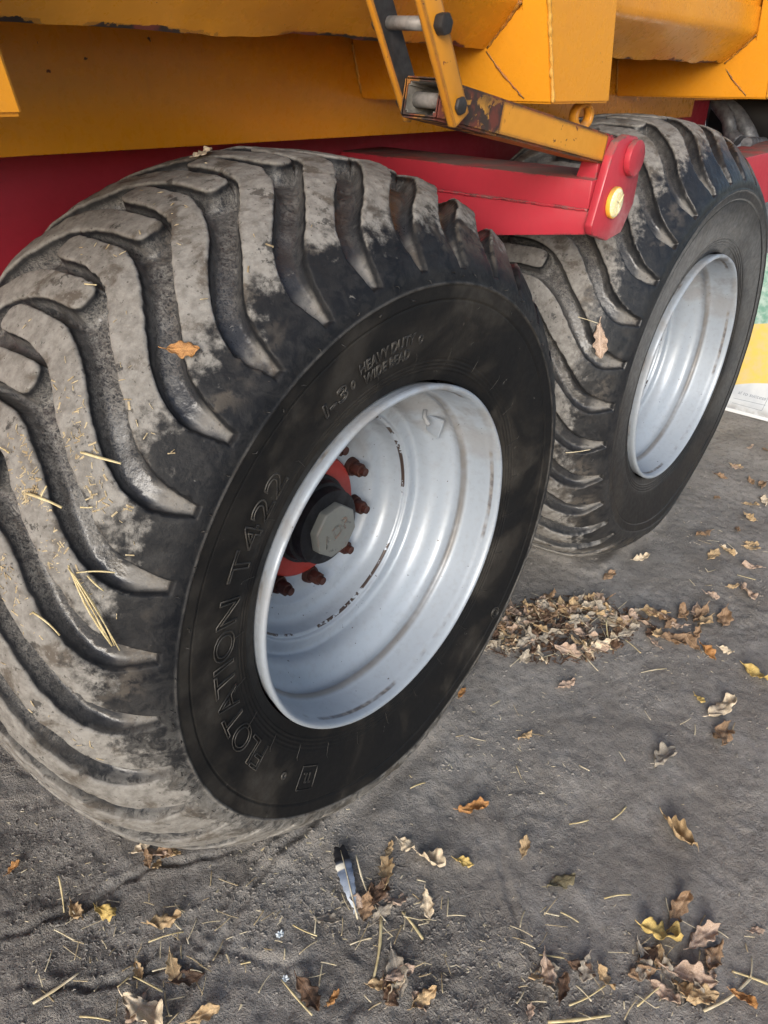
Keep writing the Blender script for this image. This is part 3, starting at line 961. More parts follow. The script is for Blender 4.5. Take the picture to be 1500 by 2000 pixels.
def arc_bar(name, pairs, parent, rad=.0009):
    """thin raised line on the sidewall through (theta, r) points"""
    pts = []
    for (a0, r0), (a1, r1) in zip(pairs[:-1], pairs[1:]):
        for k in range(6):
            f = k / 5
            a, r_ = a0 + (a1 - a0) * f, r0 + (r1 - r0) * f
            lo = .016 * float(sstep(-r_ * math.sin(R(a)), .36, .56)) * float(sstep(abs(r_ * math.cos(R(a))), .42, 0))
            pts.append((r_ * math.cos(R(a)), sidewall_y(r_) - .0003 - lo, r_ * math.sin(R(a))))
    return new_obj(name, tube_mesh(name, pts, rad, 5), M_letter, parent)
arc_bar('emblem_frame', [(230.2, .406), (236.5, .406), (236.5, .366), (230.2, .366), (230.2, .406)], near_tyre)
# mould vent marks
for i in range(26):
    a = i * 360 / 26 + 4
    arc_bar('vent_mark', [(a, .330), (a + .25, .352), (a + .9, .357)], near_tyre, .00035)
# little rubber whiskers left from the mould along the shoulder
def whisker(parent, th, r_, ln, seed):
    rr = random.Random(seed)
    y = sidewall_y(r_) if r_ < .46 else float(prof(w_of_r(r_))[0])
    p = Vector((r_ * math.cos(R(th)), y, r_ * math.sin(R(th))))
    d = Vector((rr.uniform(-.6, .6), -1, rr.uniform(-.6, .6))).normalized()
    q = p + d * ln
    q2 = q + Vector((rr.uniform(-1, 1), -.2, rr.uniform(-1, 1))).normalized() * ln * .7
    return new_obj('rubber_whisker', tube_mesh('rubber_whisker', [p - d * .002, q, q2], .0006, 5), M_letter, parent)
for i in range(40):
    whisker(near_tyre, 40 + i * 4.7 + random.uniform(-1.5, 1.5), random.choice((.462, .468, .442, .455)), .005, i)

# ---- wheels (rim, disc, hub, nuts)
RIM = [(.030, .296), (.012, .299), (.002, .3015), (-.004, .3005), (-.006, .297), (-.004, .2930), (.003, .2905), (.012, .2895), (.020, .2880), (.030, .2870), (.055, .2838), (.062, .2815), (.067, .2775), (.073, .2765), (.080, .2785), (.088, .2785), (.096, .2745), (.104, .2660), (.112, .2550), (.122, .2470), (.136, .2430), (.150, .2410), (.1535, .2330), (.1535, .2200), (.1560, .2165), (.1600, .2150), (.1620, .2120), (.1650, .2100), (.1720, .2085), (.186, .2050), (.196, .1990), (.202, .1900), (.204, .180), (.207, .172), (.213, .166), (.219, .158), (.222, .148), (.2225, .070), (.2225, .0)]
def lathe(name, prof_, nseg, mat, parent, sharp=32):
    V, F = [], []
    for y, r_ in prof_:
        for k in range(nseg):
            a = 2 * math.pi * k / nseg
            V.append((r_ * math.cos(a), y, r_ * math.sin(a)))
    for i in range(len(prof_) - 1):
        for k in range(nseg):
            F.append((i * nseg + k, i * nseg + (k + 1) % nseg, (i + 1) * nseg + (k + 1) % nseg, (i + 1) * nseg + k))
    me = mesh_np(name, V, F)
    bm = bmesh.new()
    bm.from_mesh(me)
    bmesh.ops.remove_doubles(bm, verts=bm.verts, dist=1e-6)
    bpy.data.meshes.remove(me)
    return new_obj(name, mesh_bm(name, bm, sharp), mat, parent)
def build_wheel(loc, turn):
    rim = lathe('wheel', [tuple(p) for p in catmull(RIM[:-2], 3)] + RIM[-2:], 160, M_rim, trailer, 50)
    # a handful of dings in the lip
    me = rim.data
    co = np.empty(len(me.vertices) * 3)
    me.vertices.foreach_get('co', co)
    co = co.reshape(-1, 3)
    co += .0009 * np.stack([vnoise(co, 12, 7), vnoise(co, 12, 8), vnoise(co, 12, 9)], 1) * (np.hypot(co[:, 0], co[:, 2]) > .2)[:, None]
    me.vertices.foreach_set('co', co.ravel())
    me.update()
    rim.location = loc
    h = lathe('hub_flange', [(.2222, .1165), (.213, .1175), (.209, .114), (.207, .100), (.207, .02)], 64, M_redhub, rim)
    h2 = lathe('hub', [(.208, .084), (.198, .0835), (.196, .078), (.180, .076), (.178, .0705), (.158, .0695), (.155, .060), (.1545, .02)], 48, M_hub, rim)
    # eight-sided cap
    bm = bmesh.new()
    def ring(y, r_): return [(r_ * math.cos(R(22.5 + 45 * k + 8)), y, r_ * math.sin(R(22.5 + 45 * k + 8))) for k in range(8)]
    prism_bm(bm, ring(.160, .0505), (0, -.022, 0), .0035, 3)
    cap = new_obj('hub_cap', mesh_bm('hub_cap', bm, 30), M_cap, rim)
    if turn:
        cu = bpy.data.curves.new('cap_lettering', 'FONT')
        cu.body = 'ADR'
        cu.size = .034
        cu.align_x = 'CENTER'
        cu.align_y = 'CENTER'
        cu.extrude = .0014
        tmp = bpy.data.objects.new('tmp', cu)
        COL.objects.link(tmp)
        bpy.context.view_layer.update()
        me = bpy.data.meshes.new_from_object(tmp.evaluated_get(bpy.context.evaluated_depsgraph_get()))
        bpy.data.objects.remove(tmp)
        me.transform(Matrix.Translation((0, .138, 0)) @ Matrix.Rotation(R(24), 4, 'Y').inverted() @ Matrix.Rotation(R(90), 4, 'X'))
        new_obj('cap_lettering', me, M_cap, rim)
    nm = None
    for k in range(10):
        a = R(22 + 36 * k)
        if nm is None:
            bm = bmesh.new()
            bmesh.ops.create_cone(bm, cap_ends=True, cap_tris=False, segments=20, radius1=.0185, radius2=.0165, depth=.010, matrix=Matrix.Translation((0, 0, .005)))
            r6 = [(.0135 * math.cos(R(60 * j)), .0135 * math.sin(R(60 * j)), .010) for j in range(6)]
            prism_bm(bm, r6, (0, 0, .020), .0018, 2)
            bmesh.ops.create_cone(bm, cap_ends=True, segments=14, radius1=.0085, radius2=.0080, depth=.012, matrix=Matrix.Translation((0, 0, .033)))
            bmesh.ops.rotate(bm, verts=bm.verts, matrix=Matrix.Rotation(R(90), 3, 'X'))
            nm = mesh_bm('wheel_nut', bm, 35)
            nm.materials.append(M_nut)
        n_ = bpy.data.objects.new('wheel_nut', nm)
        COL.objects.link(n_)
        n_.parent = rim
        n_.location = (.135 * math.cos(a), .2222, .135 * math.sin(a))
        n_.rotation_euler = (0, k * .7, 0)
    return rim
near_wheel = build_wheel((0, 0, AX_Z), True)
far_wheel = build_wheel((WB, 0, AX_Z), False)
# valve guard: bent tab welded to the barrel
bm = bmesh.new()
prism_bm(bm, [(.0, .072, .0), (.0, .122, .0), (-.012, .114, -.034), (-.014, .092, -.046)], (-.005, .0, .003), .0012, 2)
vg = new_obj('valve_guard', mesh_bm('valve_guard', bm, 40), M_rim, near_wheel)
vg.rotation_euler = (0, R(-34), 0)
vg.location = (.266 * math.cos(R(38)), 0, .266 * math.sin(R(38)))
vs = new_obj('valve_stem', tube_mesh('valve_stem', [(.262 * math.cos(R(43)), .105, .262 * math.sin(R(43))), (.250 * math.cos(R(43)), .100, .250 * math.sin(R(43))), (.240 * math.cos(R(42)), .085, .240 * math.sin(R(42)))], .004, 8), M_rim, near_wheel)
# axle stubs
for cx in (0, WB):
    new_obj('axle', tube_mesh('axle', [(cx, .24, AX_Z), (cx, 2.2, AX_Z)], .06, 16), M_red_dark, trailer)

# ---- body: everything on it hangs slightly nose down
SL = -0.021
def zb(x, z): return z + SL * (x - .424)
def bp(x, y, z): return (x, y, zb(x, z))
def long_prism(name, x0, x1, yz, mat, parent=trailer, bevel=.004):
    return prism(name, [bp(x0, y, z) for y, z in yz], (x1 - x0, 0, SL * (x1 - x0)), mat, parent, bevel)
def grid_sheet(name, x0, x1, yz, mat, parent, st=.012, dent=.002, th=.004, seed=0):
    """bent steel sheet with a slightly wavy lower edge, real thickness"""
    xs = np.arange(x0, x1 + st / 2, st)
    P_ = resample(np.array(yz, float), .0075)
    nx_, np_ = len(xs), len(P_)
    V = []
    tt = np.gradient(P_, axis=0)
    tt /= np.linalg.norm(tt, axis=1)[:, None]
    nn = np.stack([-tt[:, 1], tt[:, 0]], 1)
    e1, e2 = vnoise(np.stack([xs, xs * 0], 1), 7, seed + 2), vnoise(np.stack([xs, xs * 0], 1), 33, seed + 3)
    for side in (0, 1):
        for ix, x in enumerate(xs):
            q = np.stack([np.full(np_, x), P_[:, 0], P_[:, 1]], 1)
            w = dent * vnoise(q, 5, seed) + dent * .4 * vnoise(q, 16, seed + 1)
            for j in range(np_):
                low = math.exp(-(np_ - 1 - j) * .010 / .02)
                e = .004 * low * e1[ix] + .0015 * low * e2[ix]
                a = P_[j] + nn[j] * (w[j] + side * th)
                V.append(bp(x, a[0], a[1] + e))
    F = []
    o = nx_ * np_
    for i in range(nx_ - 1):
        for j in range(np_ - 1):
            a, b, c, d = i * np_ + j, (i + 1) * np_ + j, (i + 1) * np_ + j + 1, i * np_ + j + 1
            F += [(a, b, c, d), (o + d, o + c, o + b, o + a)]
        for j in (0, np_ - 1):
            a, b = i * np_ + j, (i + 1) * np_ + j
            F.append((a, o + a, o + b, b) if j == 0 else (a, b, o + b, o + a))
    for i in (0, nx_ - 1):
        for j in range(np_ - 1):
            a, b = i * np_ + j, i * np_ + j + 1
            F.append((a, b, o + b, o + a) if i == 0 else (b, a, o + a, o + b))
    me = mesh_np(name, V, F)
    bm = bmesh.new()
    bm.from_mesh(me)
    bpy.data.meshes.remove(me)
    me = mesh_bm(name, bm, 25)
    at = me.attributes.new('rim', 'FLOAT', 'POINT')
    rv = np.exp(-((np_ - 1 - np.arange(np_)) * .010 / .011) ** 2)
    at.data.foreach_set('value', np.tile(rv, nx_ * 2).astype(np.float32))
    return new_obj(name, me, mat, parent)

# rib positions along the side (left face at the foot, right face at the foot)
RIBS = [(-.672, -.465), (.424, .627), (1.506, 1.709), (2.59, 2.793)]
X0, X1 = -2.2, 4.2
sill = [(.106, 1.400), (.106, 1.352), (.110, 1.343), (.146, 1.310), (.178, 1.283), (.182, 1.280)]
edges = [X0] + [e for r_ in RIBS for e in r_] + [X1]
for i in range(0, len(edges) - 1, 2):
    grid_sheet('sill_panel', edges[i] + (.0 if i == 0 else -.035), edges[i + 1] - .0 if i + 2 < len(edges) else edges[i + 1], sill, M_sill, trailer, seed=60 + i)
long_prism('side_wall', X0, X1, [(.112, 1.398), (.112, 2.5), (.150, 2.5), (.150, 1.398)], M_yellow, bevel=0)
long_prism('lower_plate', X0, 2.105, [(.473, 1.1245), (.473, 1.34), (.480, 1.34), (.480, 1.1245)], M_yellow, bevel=.002)
long_prism('lower_plate', 2.108, X1, [(.530, 1.170), (.530, 1.33), (.540, 1.33), (.540, 1.170)], M_yellow, bevel=.002)
long_prism('hopper_floor', X0, X1, [(.118, 1.36), (.49, 1.345), (2.10, 1.345), (2.42, 1.39), (2.42, 1.40), (.118, 1.40)], M_yellow, bevel=0)
long_prism('side_wall', X0, X1, [(2.38, 1.402), (2.38, 2.5), (2.42, 2.5), (2.42, 1.402)], M_yellow, bevel=0)
for xx in (X0, X1 - .04):
    prism('end_wall', [bp(xx, .152, 1.405), bp(xx, 2.378, 1.405), bp(xx, 2.378, 2.5), bp(xx, .152, 2.5)], (.04, 0, 0), M_yellow, trailer, 0)

def lean(z, k):   # ribs grow wider upwards
    return -k * min(max(z - 1.207, 0), .22)
def make_rib(xl, xr):
    yz = [(.060, 1.207), (.4725, 1.190), (.4725, 1.335), (.108, 1.335), (.1055, 1.36), (.1055, 1.48), (.1055, 2.3), (.060, 2.3), (.060, 1.48), (.060, 1.43), (.060, 1.30)]
    bm = bmesh.new()
    L = [bm.verts.new(bp(xl + lean(z, .36), y, z)) for y, z in yz]
    Rr = [bm.verts.new(bp(xr + lean(z, .18), y, z)) for y, z in yz]
    n = len(yz)
    bm.faces.new(L[::-1])
    bm.faces.new(Rr)
    fs = []
    for i in range(n):
        fs.append(bm.faces.new((L[i], L[(i + 1) % n], Rr[(i + 1) % n], Rr[i])))
    bmesh.ops.recalc_face_normals(bm, faces=bm.faces[:])
    bmesh.ops.bevel(bm, geom=bm.edges[:], offset=.0035, segments=2, affect='EDGES')
    rib = new_obj('side_rib', mesh_bm('side_rib', bm, 35), M_yellow, trailer)
    def weld(pts, rad, mat=M_weld, name='weld_bead'):
        pts = resample3(pts, .0045)
        rr = random.Random(len(pts) + int(xl * 100))
        rs_ = [rad * rr.uniform(.65, 1.25) for _ in pts]
        pts = [Vector(p) + Vector((rr.uniform(-1, 1), rr.uniform(-1, 1), rr.uniform(-1, 1))) * rad * .25 for p in pts]
        return new_obj(name, tube_mesh(name, pts, rad, 6, True, lambda f: rs_[min(len(rs_) - 1, int(f * (len(rs_) - 1) + .5))]), mat, rib)
    weld([bp(xl + lean(z, .36) + .004, .0605, z) for z in (1.21, 1.30, 1.42, 1.47)], .0034)
    # seam between the post and the cross bearer, and round the sill
    weld([bp(xl - .0012, .112, 1.212), bp(xl - .015, .15, 1.245), bp(xl - .024, .178, 1.277)], .0022, M_yellow_worn)
    weld([bp(xl - .026, .176, 1.281), bp(xl - .037, .142, 1.310), bp(xl - .05, .107, 1.343)], .0030, M_yellow_worn)
    weld([bp(xl - .002, .4700, 1.20), bp(xl - .028, .4705, 1.28)], .0032)
    return rib
def resample3(P_, st):
    P_ = np.array(P_, float)
    d = np.concatenate([[0], np.cumsum(np.linalg.norm(np.diff(P_, axis=0), axis=1))])
    u = np.linspace(0, d[-1], max(3, int(d[-1] / st)))
    return [tuple(np.interp(u, d, P_[:, k])[i] for k in range(3)) for i in range(len(u))]
ribs = [make_rib(a, b) for a, b in RIBS]

# ring welded under the middle rib
def ring_mesh(name, R0, r0, w):
    V, F = [], []
    N, S = 28, 8
    for i in range(N):
        a = 2 * math.pi * i / N
        for k in range(S):
            b = 2 * math.pi * k / S
            rr = R0 + r0 * math.cos(b)
            V.append((rr * math.cos(a), w * math.sin(b), rr * math.sin(a)))
    for i in range(N):
        for k in range(S):
            F.append((i * S + k, i * S + (k + 1) % S, ((i + 1) % N) * S + (k + 1) % S, ((i + 1) % N) * S + k))
    return mesh_np(name, V, F)
eye = new_obj('hook_eye', ring_mesh('hook_eye', .0185, .006, .012), M_yellow_worn, trailer, smooth=True)
eye.location = (.602, .098, 1.180)
eye.rotation_euler = (0, 0, R(-18))
prism('hook_eye_neck', [(.590, .090, 1.195), (.608, .090, 1.195), (.604, .094, 1.217), (.594, .094, 1.217)], (0, .016, 0), M_yellow_worn, trailer, .002)

# ---- red chassis
box('chassis_beam', (X0, .60, .70), (2.60, .72, 1.16), M_red_dark, trailer, .006)
box('chassis_beam', (X0, 1.72, .70), (4.0, 1.84, 1.16), M_red_dark, trailer, .006)
box('chassis_beam', (2.10, .26, .80), (4.0, .40, .985), M_red, trailer, .008)
# outrigger between the wheels: upper box, lower flange, dusty top
prism('outrigger', [(.500, .006, 1.043), (.500, .60, 1.030), (.500, .60, 1.082), (.500, .006, 1.092)], (.135, 0, 0), M_red, trailer, .0035, 2)
prism('outrigger_flange', [(.5035, .0065, 1.001), (.5035, .60, .905), (.5035, .60, 1.029), (.5035, .0065, 1.042)], (.118, 0, 0), M_red, trailer, .003)
wb_ = resample3([(.5015, .008, 1.0425), (.5015, .35, 1.0345)], .005)
new_obj('weld_bead', tube_mesh('weld_bead', [Vector(p) + Vector((random.uniform(-1, 1), 0, random.uniform(-1, 1))) * .0008 for p in wb_], .0022, 6), M_red, trailer)
plate = prism('pivot_plate', [(.497, -.012, 1.004), (.488, -.012, 1.020), (.522, -.012, 1.130), (.540, -.012, 1.152), (.575, -.012, 1.160), (.612, -.012, 1.155), (.640, -.012, 1.130), (.646, -.012, 1.085), (.644, -.012, 1.040), (.612, -.012, .993), (.556, -.012, .986)], (0, .016, 0), M_red, trailer, .0025)
def disc(name, cx, cz, y0, rad, depth, mat, parent, n=40, bev=.002):
    bm = bmesh.new()
    prism_bm(bm, [(cx + rad * math.cos(2 * math.pi * k / n), y0, cz + rad * math.sin(2 * math.pi * k / n)) for k in range(n)], (0, -depth, 0), bev, 2)
    return new_obj(name, mesh_bm(name, bm, 35), mat, parent)
disc('pivot_pin_head', .598, 1.122, -.0125, .030, .012, M_red, plate)
# round amber side reflector, its glare put into the pale lens colour
def reflector_mat():
    t = NT('pale_glare_reflector')
    v = t.voro(260)
    col = t.mix(t.mr(v, .1, .6), (.98, .93, .70), (.96, .84, .42))
    m = t.done(col, .08, t.bump(v, .5, .001), spec=.8)
    t.b.inputs['Coat Weight'].default_value = 1.0
    t.b.inputs['Coat Roughness'].default_value = .03
    return m
rim_r = disc('reflector_rim', .552, 1.053, -.0125, .0268, .008, paint('reflector_rim', (.80, .42, .05), (.7, .36, .04), chip=.1, rough=.3), plate)
# domed lens with a pale moulded star
V, F = [], []
N = 40
for j, (rr, yy) in enumerate(((.0245, -.0205), (.0232, -.0226), (.018, -.0240), (.012, -.0248), (.004, -.0250))):
    for k in range(N):
        a = 2 * math.pi * k / N
        V.append((.552 + rr * math.cos(a), yy, 1.053 + rr * math.sin(a)))
for j in range(4):
    for k in range(N):
        F.append((j * N + k, j * N + (k + 1) % N, (j + 1) * N + (k + 1) % N, (j + 1) * N + k))
F.append(tuple(4 * N + k for k in range(N)))
lens = new_obj('reflector_lens', mesh_np('reflector_lens', V, F), reflector_mat(), plate, smooth=True)
M_lensrib = NT('pale_lens_rib').done((.95, .80, .42), .15)
for k in range(3):
    a = R(35 + 120 * k)
    new_obj('lens_rib', tube_mesh('lens_rib', [(.552 + .003 * math.cos(a), -.0250, 1.053 + .003 * math.sin(a)), (.552 + .0215 * math.cos(a), -.0234, 1.053 + .0215 * math.sin(a))], .0011, 6), M_lensrib, plate)
prism('stop_block', [(.520, .010, 1.0905), (.520, .050, 1.0905), (.520, .042, 1.122), (.520, .010, 1.122)], (.045, 0, 0), M_red, trailer, .003)

# ---- linkage arm (hollow tube) and its two flat links
A0, A1 = Vector((.048, .034, 1.2275)), Vector((.560, .034, 1.1335))
ax = (A1 - A0).normalized()
az = Vector((0, 1, 0)).cross(ax).normalized()
if az.z < 0: az = -az
def arm_pts(c, hy, hz): return [c + Vector((0, -hy, 0)) - az * hz, c + Vector((0, hy, 0)) - az * hz, c + Vector((0, hy, 0)) + az * hz, c + Vector((0, -hy, 0)) + az * hz]
def hollow(name, a, b, hy, hz, wall, mat, parent):
    bm = bmesh.new()
    r_ = [[bm.verts.new(p) for p in arm_pts(a, hy, hz)], [bm.verts.new(p) for p in arm_pts(b, hy, hz)], [bm.verts.new(p) for p in arm_pts(b, hy - wall, hz - wall)], [bm.verts.new(p) for p in arm_pts(a, hy - wall, hz - wall)]]
    for q in range(4):
        s0, s1 = r_[q], r_[(q + 1) % 4]
        for i in range(4):
            bm.faces.new((s0[i], s0[(i + 1) % 4], s1[(i + 1) % 4], s1[i]))
    bmesh.ops.recalc_face_normals(bm, faces=bm.faces[:])
    es = [e for e in bm.edges if abs((e.verts[0].co - e.verts[1].co).normalized().dot(ax)) > .95]
    bmesh.ops.bevel(bm, geom=es, offset=.0035, segments=2, affect='EDGES')
    return new_obj(name, mesh_bm(name, bm, 35), mat, parent)
seam = A0 + ax * .145
arm = hollow('linkage_arm', seam, A1 - ax * .034, .030, .0235, .005, M_yellow_worn, trailer)
hollow('scuffed_arm_end', A0, seam - ax * .0006, .0302, .0237, .005, M_yellow_scuffed, arm)['label'] = 'paint worn off the open end of the arm'
hollow('red_arm_end', A1 - ax * .0334, A1, .0298, .0233, .005, M_red, arm)
hollow('tube_lining', A0 + ax * .0012, A0 + ax * .09, .0246, .0181, .0006, M_tubeend, arm)
new_obj('link_pin', tube_mesh('link_pin', [A0 + ax * .020 + Vector((0, -.0235, 0)), A0 + ax * .020 + Vector((0, .0235, 0))], .0095, 12), M_steel, arm)
B0, B1 = Vector((.070, 0, 1.2175)), Vector((-.062, 0, 1.438))
bx_ = (B1 - B0).normalized()
bz_ = Vector((bx_.z, 0, -bx_.x))
def link_bar(y0, th, shift, mat):
    s = Vector((shift, 0, 0))
    hw = .0165
    a, b = B0 + s - bx_ * .016, B1 + s
    pts = [a - bz_ * hw, a + bz_ * hw, b + bz_ * hw, b - bz_ * hw]
    return prism('link_bar', [p + Vector((0, y0, 0)) for p in pts], (0, th, 0), mat, trailer, .0018)
near_bar = link_bar(-.0105, .0125, 0.0, M_yellow_worn)
far_bar = link_bar(.0665, .0125, 0.004, M_yellow_worn)
# thin dark sheet over the inner face of the far link
s_ = Vector((.004, 0, 0))
pts = [B0 + s_ - bz_ * .0155, B0 + s_ + bz_ * .0155, B1 + s_ + bz_ * .0155, B1 + s_ - bz_ * .0155]
prism('dark_face', [p + Vector((0, .0658, 0)) for p in pts], (0, .0012, 0), M_darksteel, far_bar, 0)['label'] = 'dark inner face of the far link'
def bolt(c, y0, rad, parent, ln=.010):
    bm = bmesh.new()
    prism_bm(bm, [(c.x + rad * math.cos(R(60 * k + 12)), y0, c.z + rad * math.sin(R(60 * k + 12))) for k in range(6)], (0, -ln, 0), .0022, 2)
    return new_obj('bolt_head', mesh_bm('bolt_head', bm, 35), M_darksteel, parent)
pin_hi = B0 + bx_ * .104
bolt(pin_hi, -.0106, .0125, near_bar, .013)
bolt(B0 + bx_ * .004, -.0106, .0115, near_bar, .006)
new_obj('link_pin', tube_mesh('link_pin', [pin_hi + Vector((0, .0005, 0)), pin_hi + Vector((.002, .0655, 0))], .0078, 14), M_steel, near_bar)
for c in (pin_hi, B0 + bx_ * .004):
    bolt(c + Vector((.004, 0, 0)), .0895, .010, far_bar, .0100)

# ---- hoses and a drum lying on the chassis at the front
M_hose = metal('grey_hose', (.16, .17, .19), .45, 9.1, .05)
M_black = NT('black_rubber').done((.012, .012, .013), .55)
def hose(pts, rad, mat):
    P_ = catmull(pts, 8)
    return new_obj('hose', tube_mesh('hose', [tuple(p) for p in P_], rad, 10), mat, trailer)
hose([(2.60, .46, .985), (2.61, .50, 1.01), (2.60, .52, 1.06), (2.63, .60, 1.12)], .026, M_hose)
hose([(2.70, .44, .975), (2.69, .47, 1.02), (2.70, .54, 1.08), (2.70, .64, 1.12)], .032, M_hose)
hose([(2.45, .38, .995), (2.62, .41, .985), (2.80, .43, .972), (3.0, .45, .97)], .020, M_hose)
hose([(2.78, .45, .965), (2.82, .50, 1.0), (2.88, .56, 1.05), (2.95, .60, 1.1)], .03, M_black)
lathe('air_drum', [(-.16, .001), (-.16, .07), (-.14, .095), (.14, .095), (.16, .07), (.16, .001)], 32, M_black, trailer).location = (2.88, .52, 1.055)

# ================================================================= printed board behind the far wheel
def board_mat():
    t = NT('printed_board')
    xyz = t.sep(t.tc.outputs['Object'])
    y, z = xyz[1], xyz[2]
    white = t.mix(t.mr(t.noise(9, 5, .6), .4, .7), (.62, .66, .70), (.50, .54, .60))
    # yellow hill with a green field above it
    hill = t.math('ADD', .148, t.math('MULTIPLY', t.math('POWER', t.math('ABSOLUTE', t.math('SUBTRACT', y, -.02)), 2.0), -1.1))
    n = t.noise(30, 5, .65)
    yel = t.mix(t.mr(n, .35, .7), (.72, .53, .13), (.62, .50, .24))
    grn = t.mix(t.mr(n, .35, .65), (.16, .34, .27), (.42, .55, .50))
    inner = t.math('LESS_THAN', y, .5)
    m1 = t.math('GREATER_THAN', z, hill)
    m2 = t.math('GREATER_THAN', z, t.math('ADD', .40, t.math('MULTIPLY', y, -.25)))
    edge = t.math('GREATER_THAN', y, t.math('ADD', -.012, t.math('MULTIPLY', z, .02)))
    col = t.mix(t.math('MULTIPLY', m1, edge), white, yel)
    col = t.mix(t.math('MULTIPLY', m2, edge), col, grn)
    low = t.mr(z, .05, .0)
    col = t.mix(t.math('MULTIPLY', low, t.mr(n, .35, .6, .2, .7)), col, (.22, .21, .20))
    return t.done(col, .45, t.bump(t.noise(14, 4, .6), .25, .004))
board = bpy.data.objects.new('printed_board', None)
COL.objects.link(board)
board.location = (2.41, 0, .012)
board.rotation_euler = (0, R(4), R(3))
tag(board, 'white printed board with yellow and green print standing behind the far wheel', 'board')
M_board = board_mat()
box('panel', (0, -.75, .004), (.018, .45, .62), M_board, board, .004)
box('bottom_strip', (-.006, -.75, -.008), (.022, .45, .006), NT('white_strip').done((.66, .68, .70), .5), board, .002)
def flat_text(body, size, loc, parent, mat):
    cu = bpy.data.curves.new('lettering', 'FONT')
    cu.body = body
    cu.size = size
    cu.extrude = .0003
    cu.shear = .25
    tmp = bpy.data.objects.new('tmp', cu)
    COL.objects.link(tmp)
    bpy.context.view_layer.update()
    me = bpy.data.meshes.new_from_object(tmp.evaluated_get(bpy.context.evaluated_depsgraph_get()))
    bpy.data.objects.remove(tmp)
    me.transform(Matrix.Translation(loc) @ Matrix(((0, 0, -1, 0), (-1, 0, 0, 0), (0, 1, 0, 0), (0, 0, 0, 1))))
    return new_obj('lettering', me, mat, parent)
M_ink = NT('grey_ink').done((.22, .26, .32), .6)
flat_text('al to success', .0215, (-.0006, .160, .072), board, M_ink)
for a, b in (((.17, .050), (.045, .053)), ((.17, .030), (.052, .028)), ((.052, .028), (.036, .14))):
    d = Vector((0, b[0] - a[0], b[1] - a[1]))
    nn_ = Vector((0, -d.z, d.y)).normalized() * .0008
    p, q = Vector((-.0007, *a)), Vector((-.0007, *b))
    prism('printed_line', [p - nn_, q - nn_, q + nn_, p + nn_], (.0006, 0, 0), M_ink, board, 0)

# ================================================================= leaves
def leaf_mesh(seed, curl=1.0, fold=0.0):
    """oak leaf of unit length along +X, lobed, wavy, with a stalk; real (thin) thickness"""
    rr = random.Random(seed)
    n, m = 40, 6
    lobes = rr.uniform(3.0, 4.2)
    ph = rr.uniform(0, 1)
    asym = rr.uniform(-.2, .2)
    wid = rr.uniform(.27, .36)
    bend = rr.uniform(-.3, .3)
    c1, c2, c3 = rr.uniform(-.06, .20) * curl, rr.uniform(.06, .25) * curl, rr.uniform(-.25, .3) * curl
    V, vein = [], []
    for i in range(n + 1):
        t = i / n
        env = (math.sin(math.pi * t ** .8) ** .75) * (0.55 + .6 * t) if 0 < t < 1 else 0.02
        for j in range(-m, m + 1):
            s = j / m
            sgn = 1 if s >= 0 else -1
            lob = .82 + .15 * math.tanh(1.5 * math.cos(2 * math.pi * (lobes * t + ph + (.12 + asym) * sgn)) + .35 * math.sin(11 * t + 5 * sgn + seed)) / .9
            w = wid * env * max(lob, .22) + .006
            y = s * w
            # lobes sweep forward
            x = t + .07 * abs(s) * env * lob * (1 - t) - .02
            y += bend * (t - .5) ** 2 * .5
            z = c1 * (abs(s) ** 1.6) * w * 2.2 + c2 * (t - .45) ** 2 * 1.6 + c3 * s * (t - .5) * .5
            z += .075 * curl * math.sin(7 * t + 2.5 * s + seed) * abs(s) + .03 * curl * math.sin(19 * t - 6 * s + seed) * s * s + .016 * curl * math.sin(17 * t * (1 + .2 * s) + seed * 2)
            if fold:
                a = fold * abs(s)
                z, y = z + w * math.sin(a) * abs(s) * .9, y * math.cos(a * .9)
            V.append((x - .5, y, z))
            vein.append(max(0, 1 - abs(s) * 9) + .6 * max(0, 1 - abs(((t * lobes * 1.0 - abs(s) * .35 + ph + .02) % 1) - .5) * 12))
    k = 2 * m + 1
    F = []
    for i in range(n):
        for j in range(2 * m):
            a = i * k + j
            F.append((a, a + k, a + k + 1, a + 1))
    # stalk
    nv = len(V)
    z0 = V[m][2]
    for i in range(4):
        t = i / 3
        for q in range(4):
            an = math.pi / 2 * q
            V.append((-.52 - .16 * t, .010 * math.cos(an) * (1 - .3 * t) + bend * .125 + .04 * t * t, z0 + .010 * math.sin(an) * (1 - .3 * t) + .03 * t * curl))
            vein.append(1)
    for i in range(3):
        for q in range(4):
            F.append((nv + i * 4 + q, nv + i * 4 + (q + 1) % 4, nv + (i + 1) * 4 + (q + 1) % 4, nv + (i + 1) * 4 + q))
    V = np.array(V)
    V[:, 2] -= V[:, 2].min()
    me = mesh_np('oak_leaf', V, F)
    bm = bmesh.new()
    bm.from_mesh(me)
    bmesh.ops.solidify(bm, geom=bm.faces[:], thickness=.003)
    if max(max(abs(c) for c in v_.co) for v_ in bm.verts) < 1.0: bm.to_mesh(me)
    bm.free()
    at = me.attributes.new('vein', 'FLOAT', 'POINT')
    base = len(vein)
    val = np.zeros(len(me.vertices), np.float32)
    val[:base] = np.array(vein, np.float32)[:len(val)]
    val[base:base * 2] = np.array(vein, np.float32)[:max(0, len(val) - base)]
    at.data.foreach_set('value', val)
    me.polygons.foreach_set('use_smooth', [True] * len(me.polygons))
    return me
_lc = {}
def leaf_data(seed, curl, fold, col):
    k = (seed, round(curl, 1), round(fold, 1), col)
    if k not in _lc:
        me = leaf_mesh(seed, curl, fold)
        me.materials.append(LEAFM[col])
        _lc[k] = me
    return _lc[k]
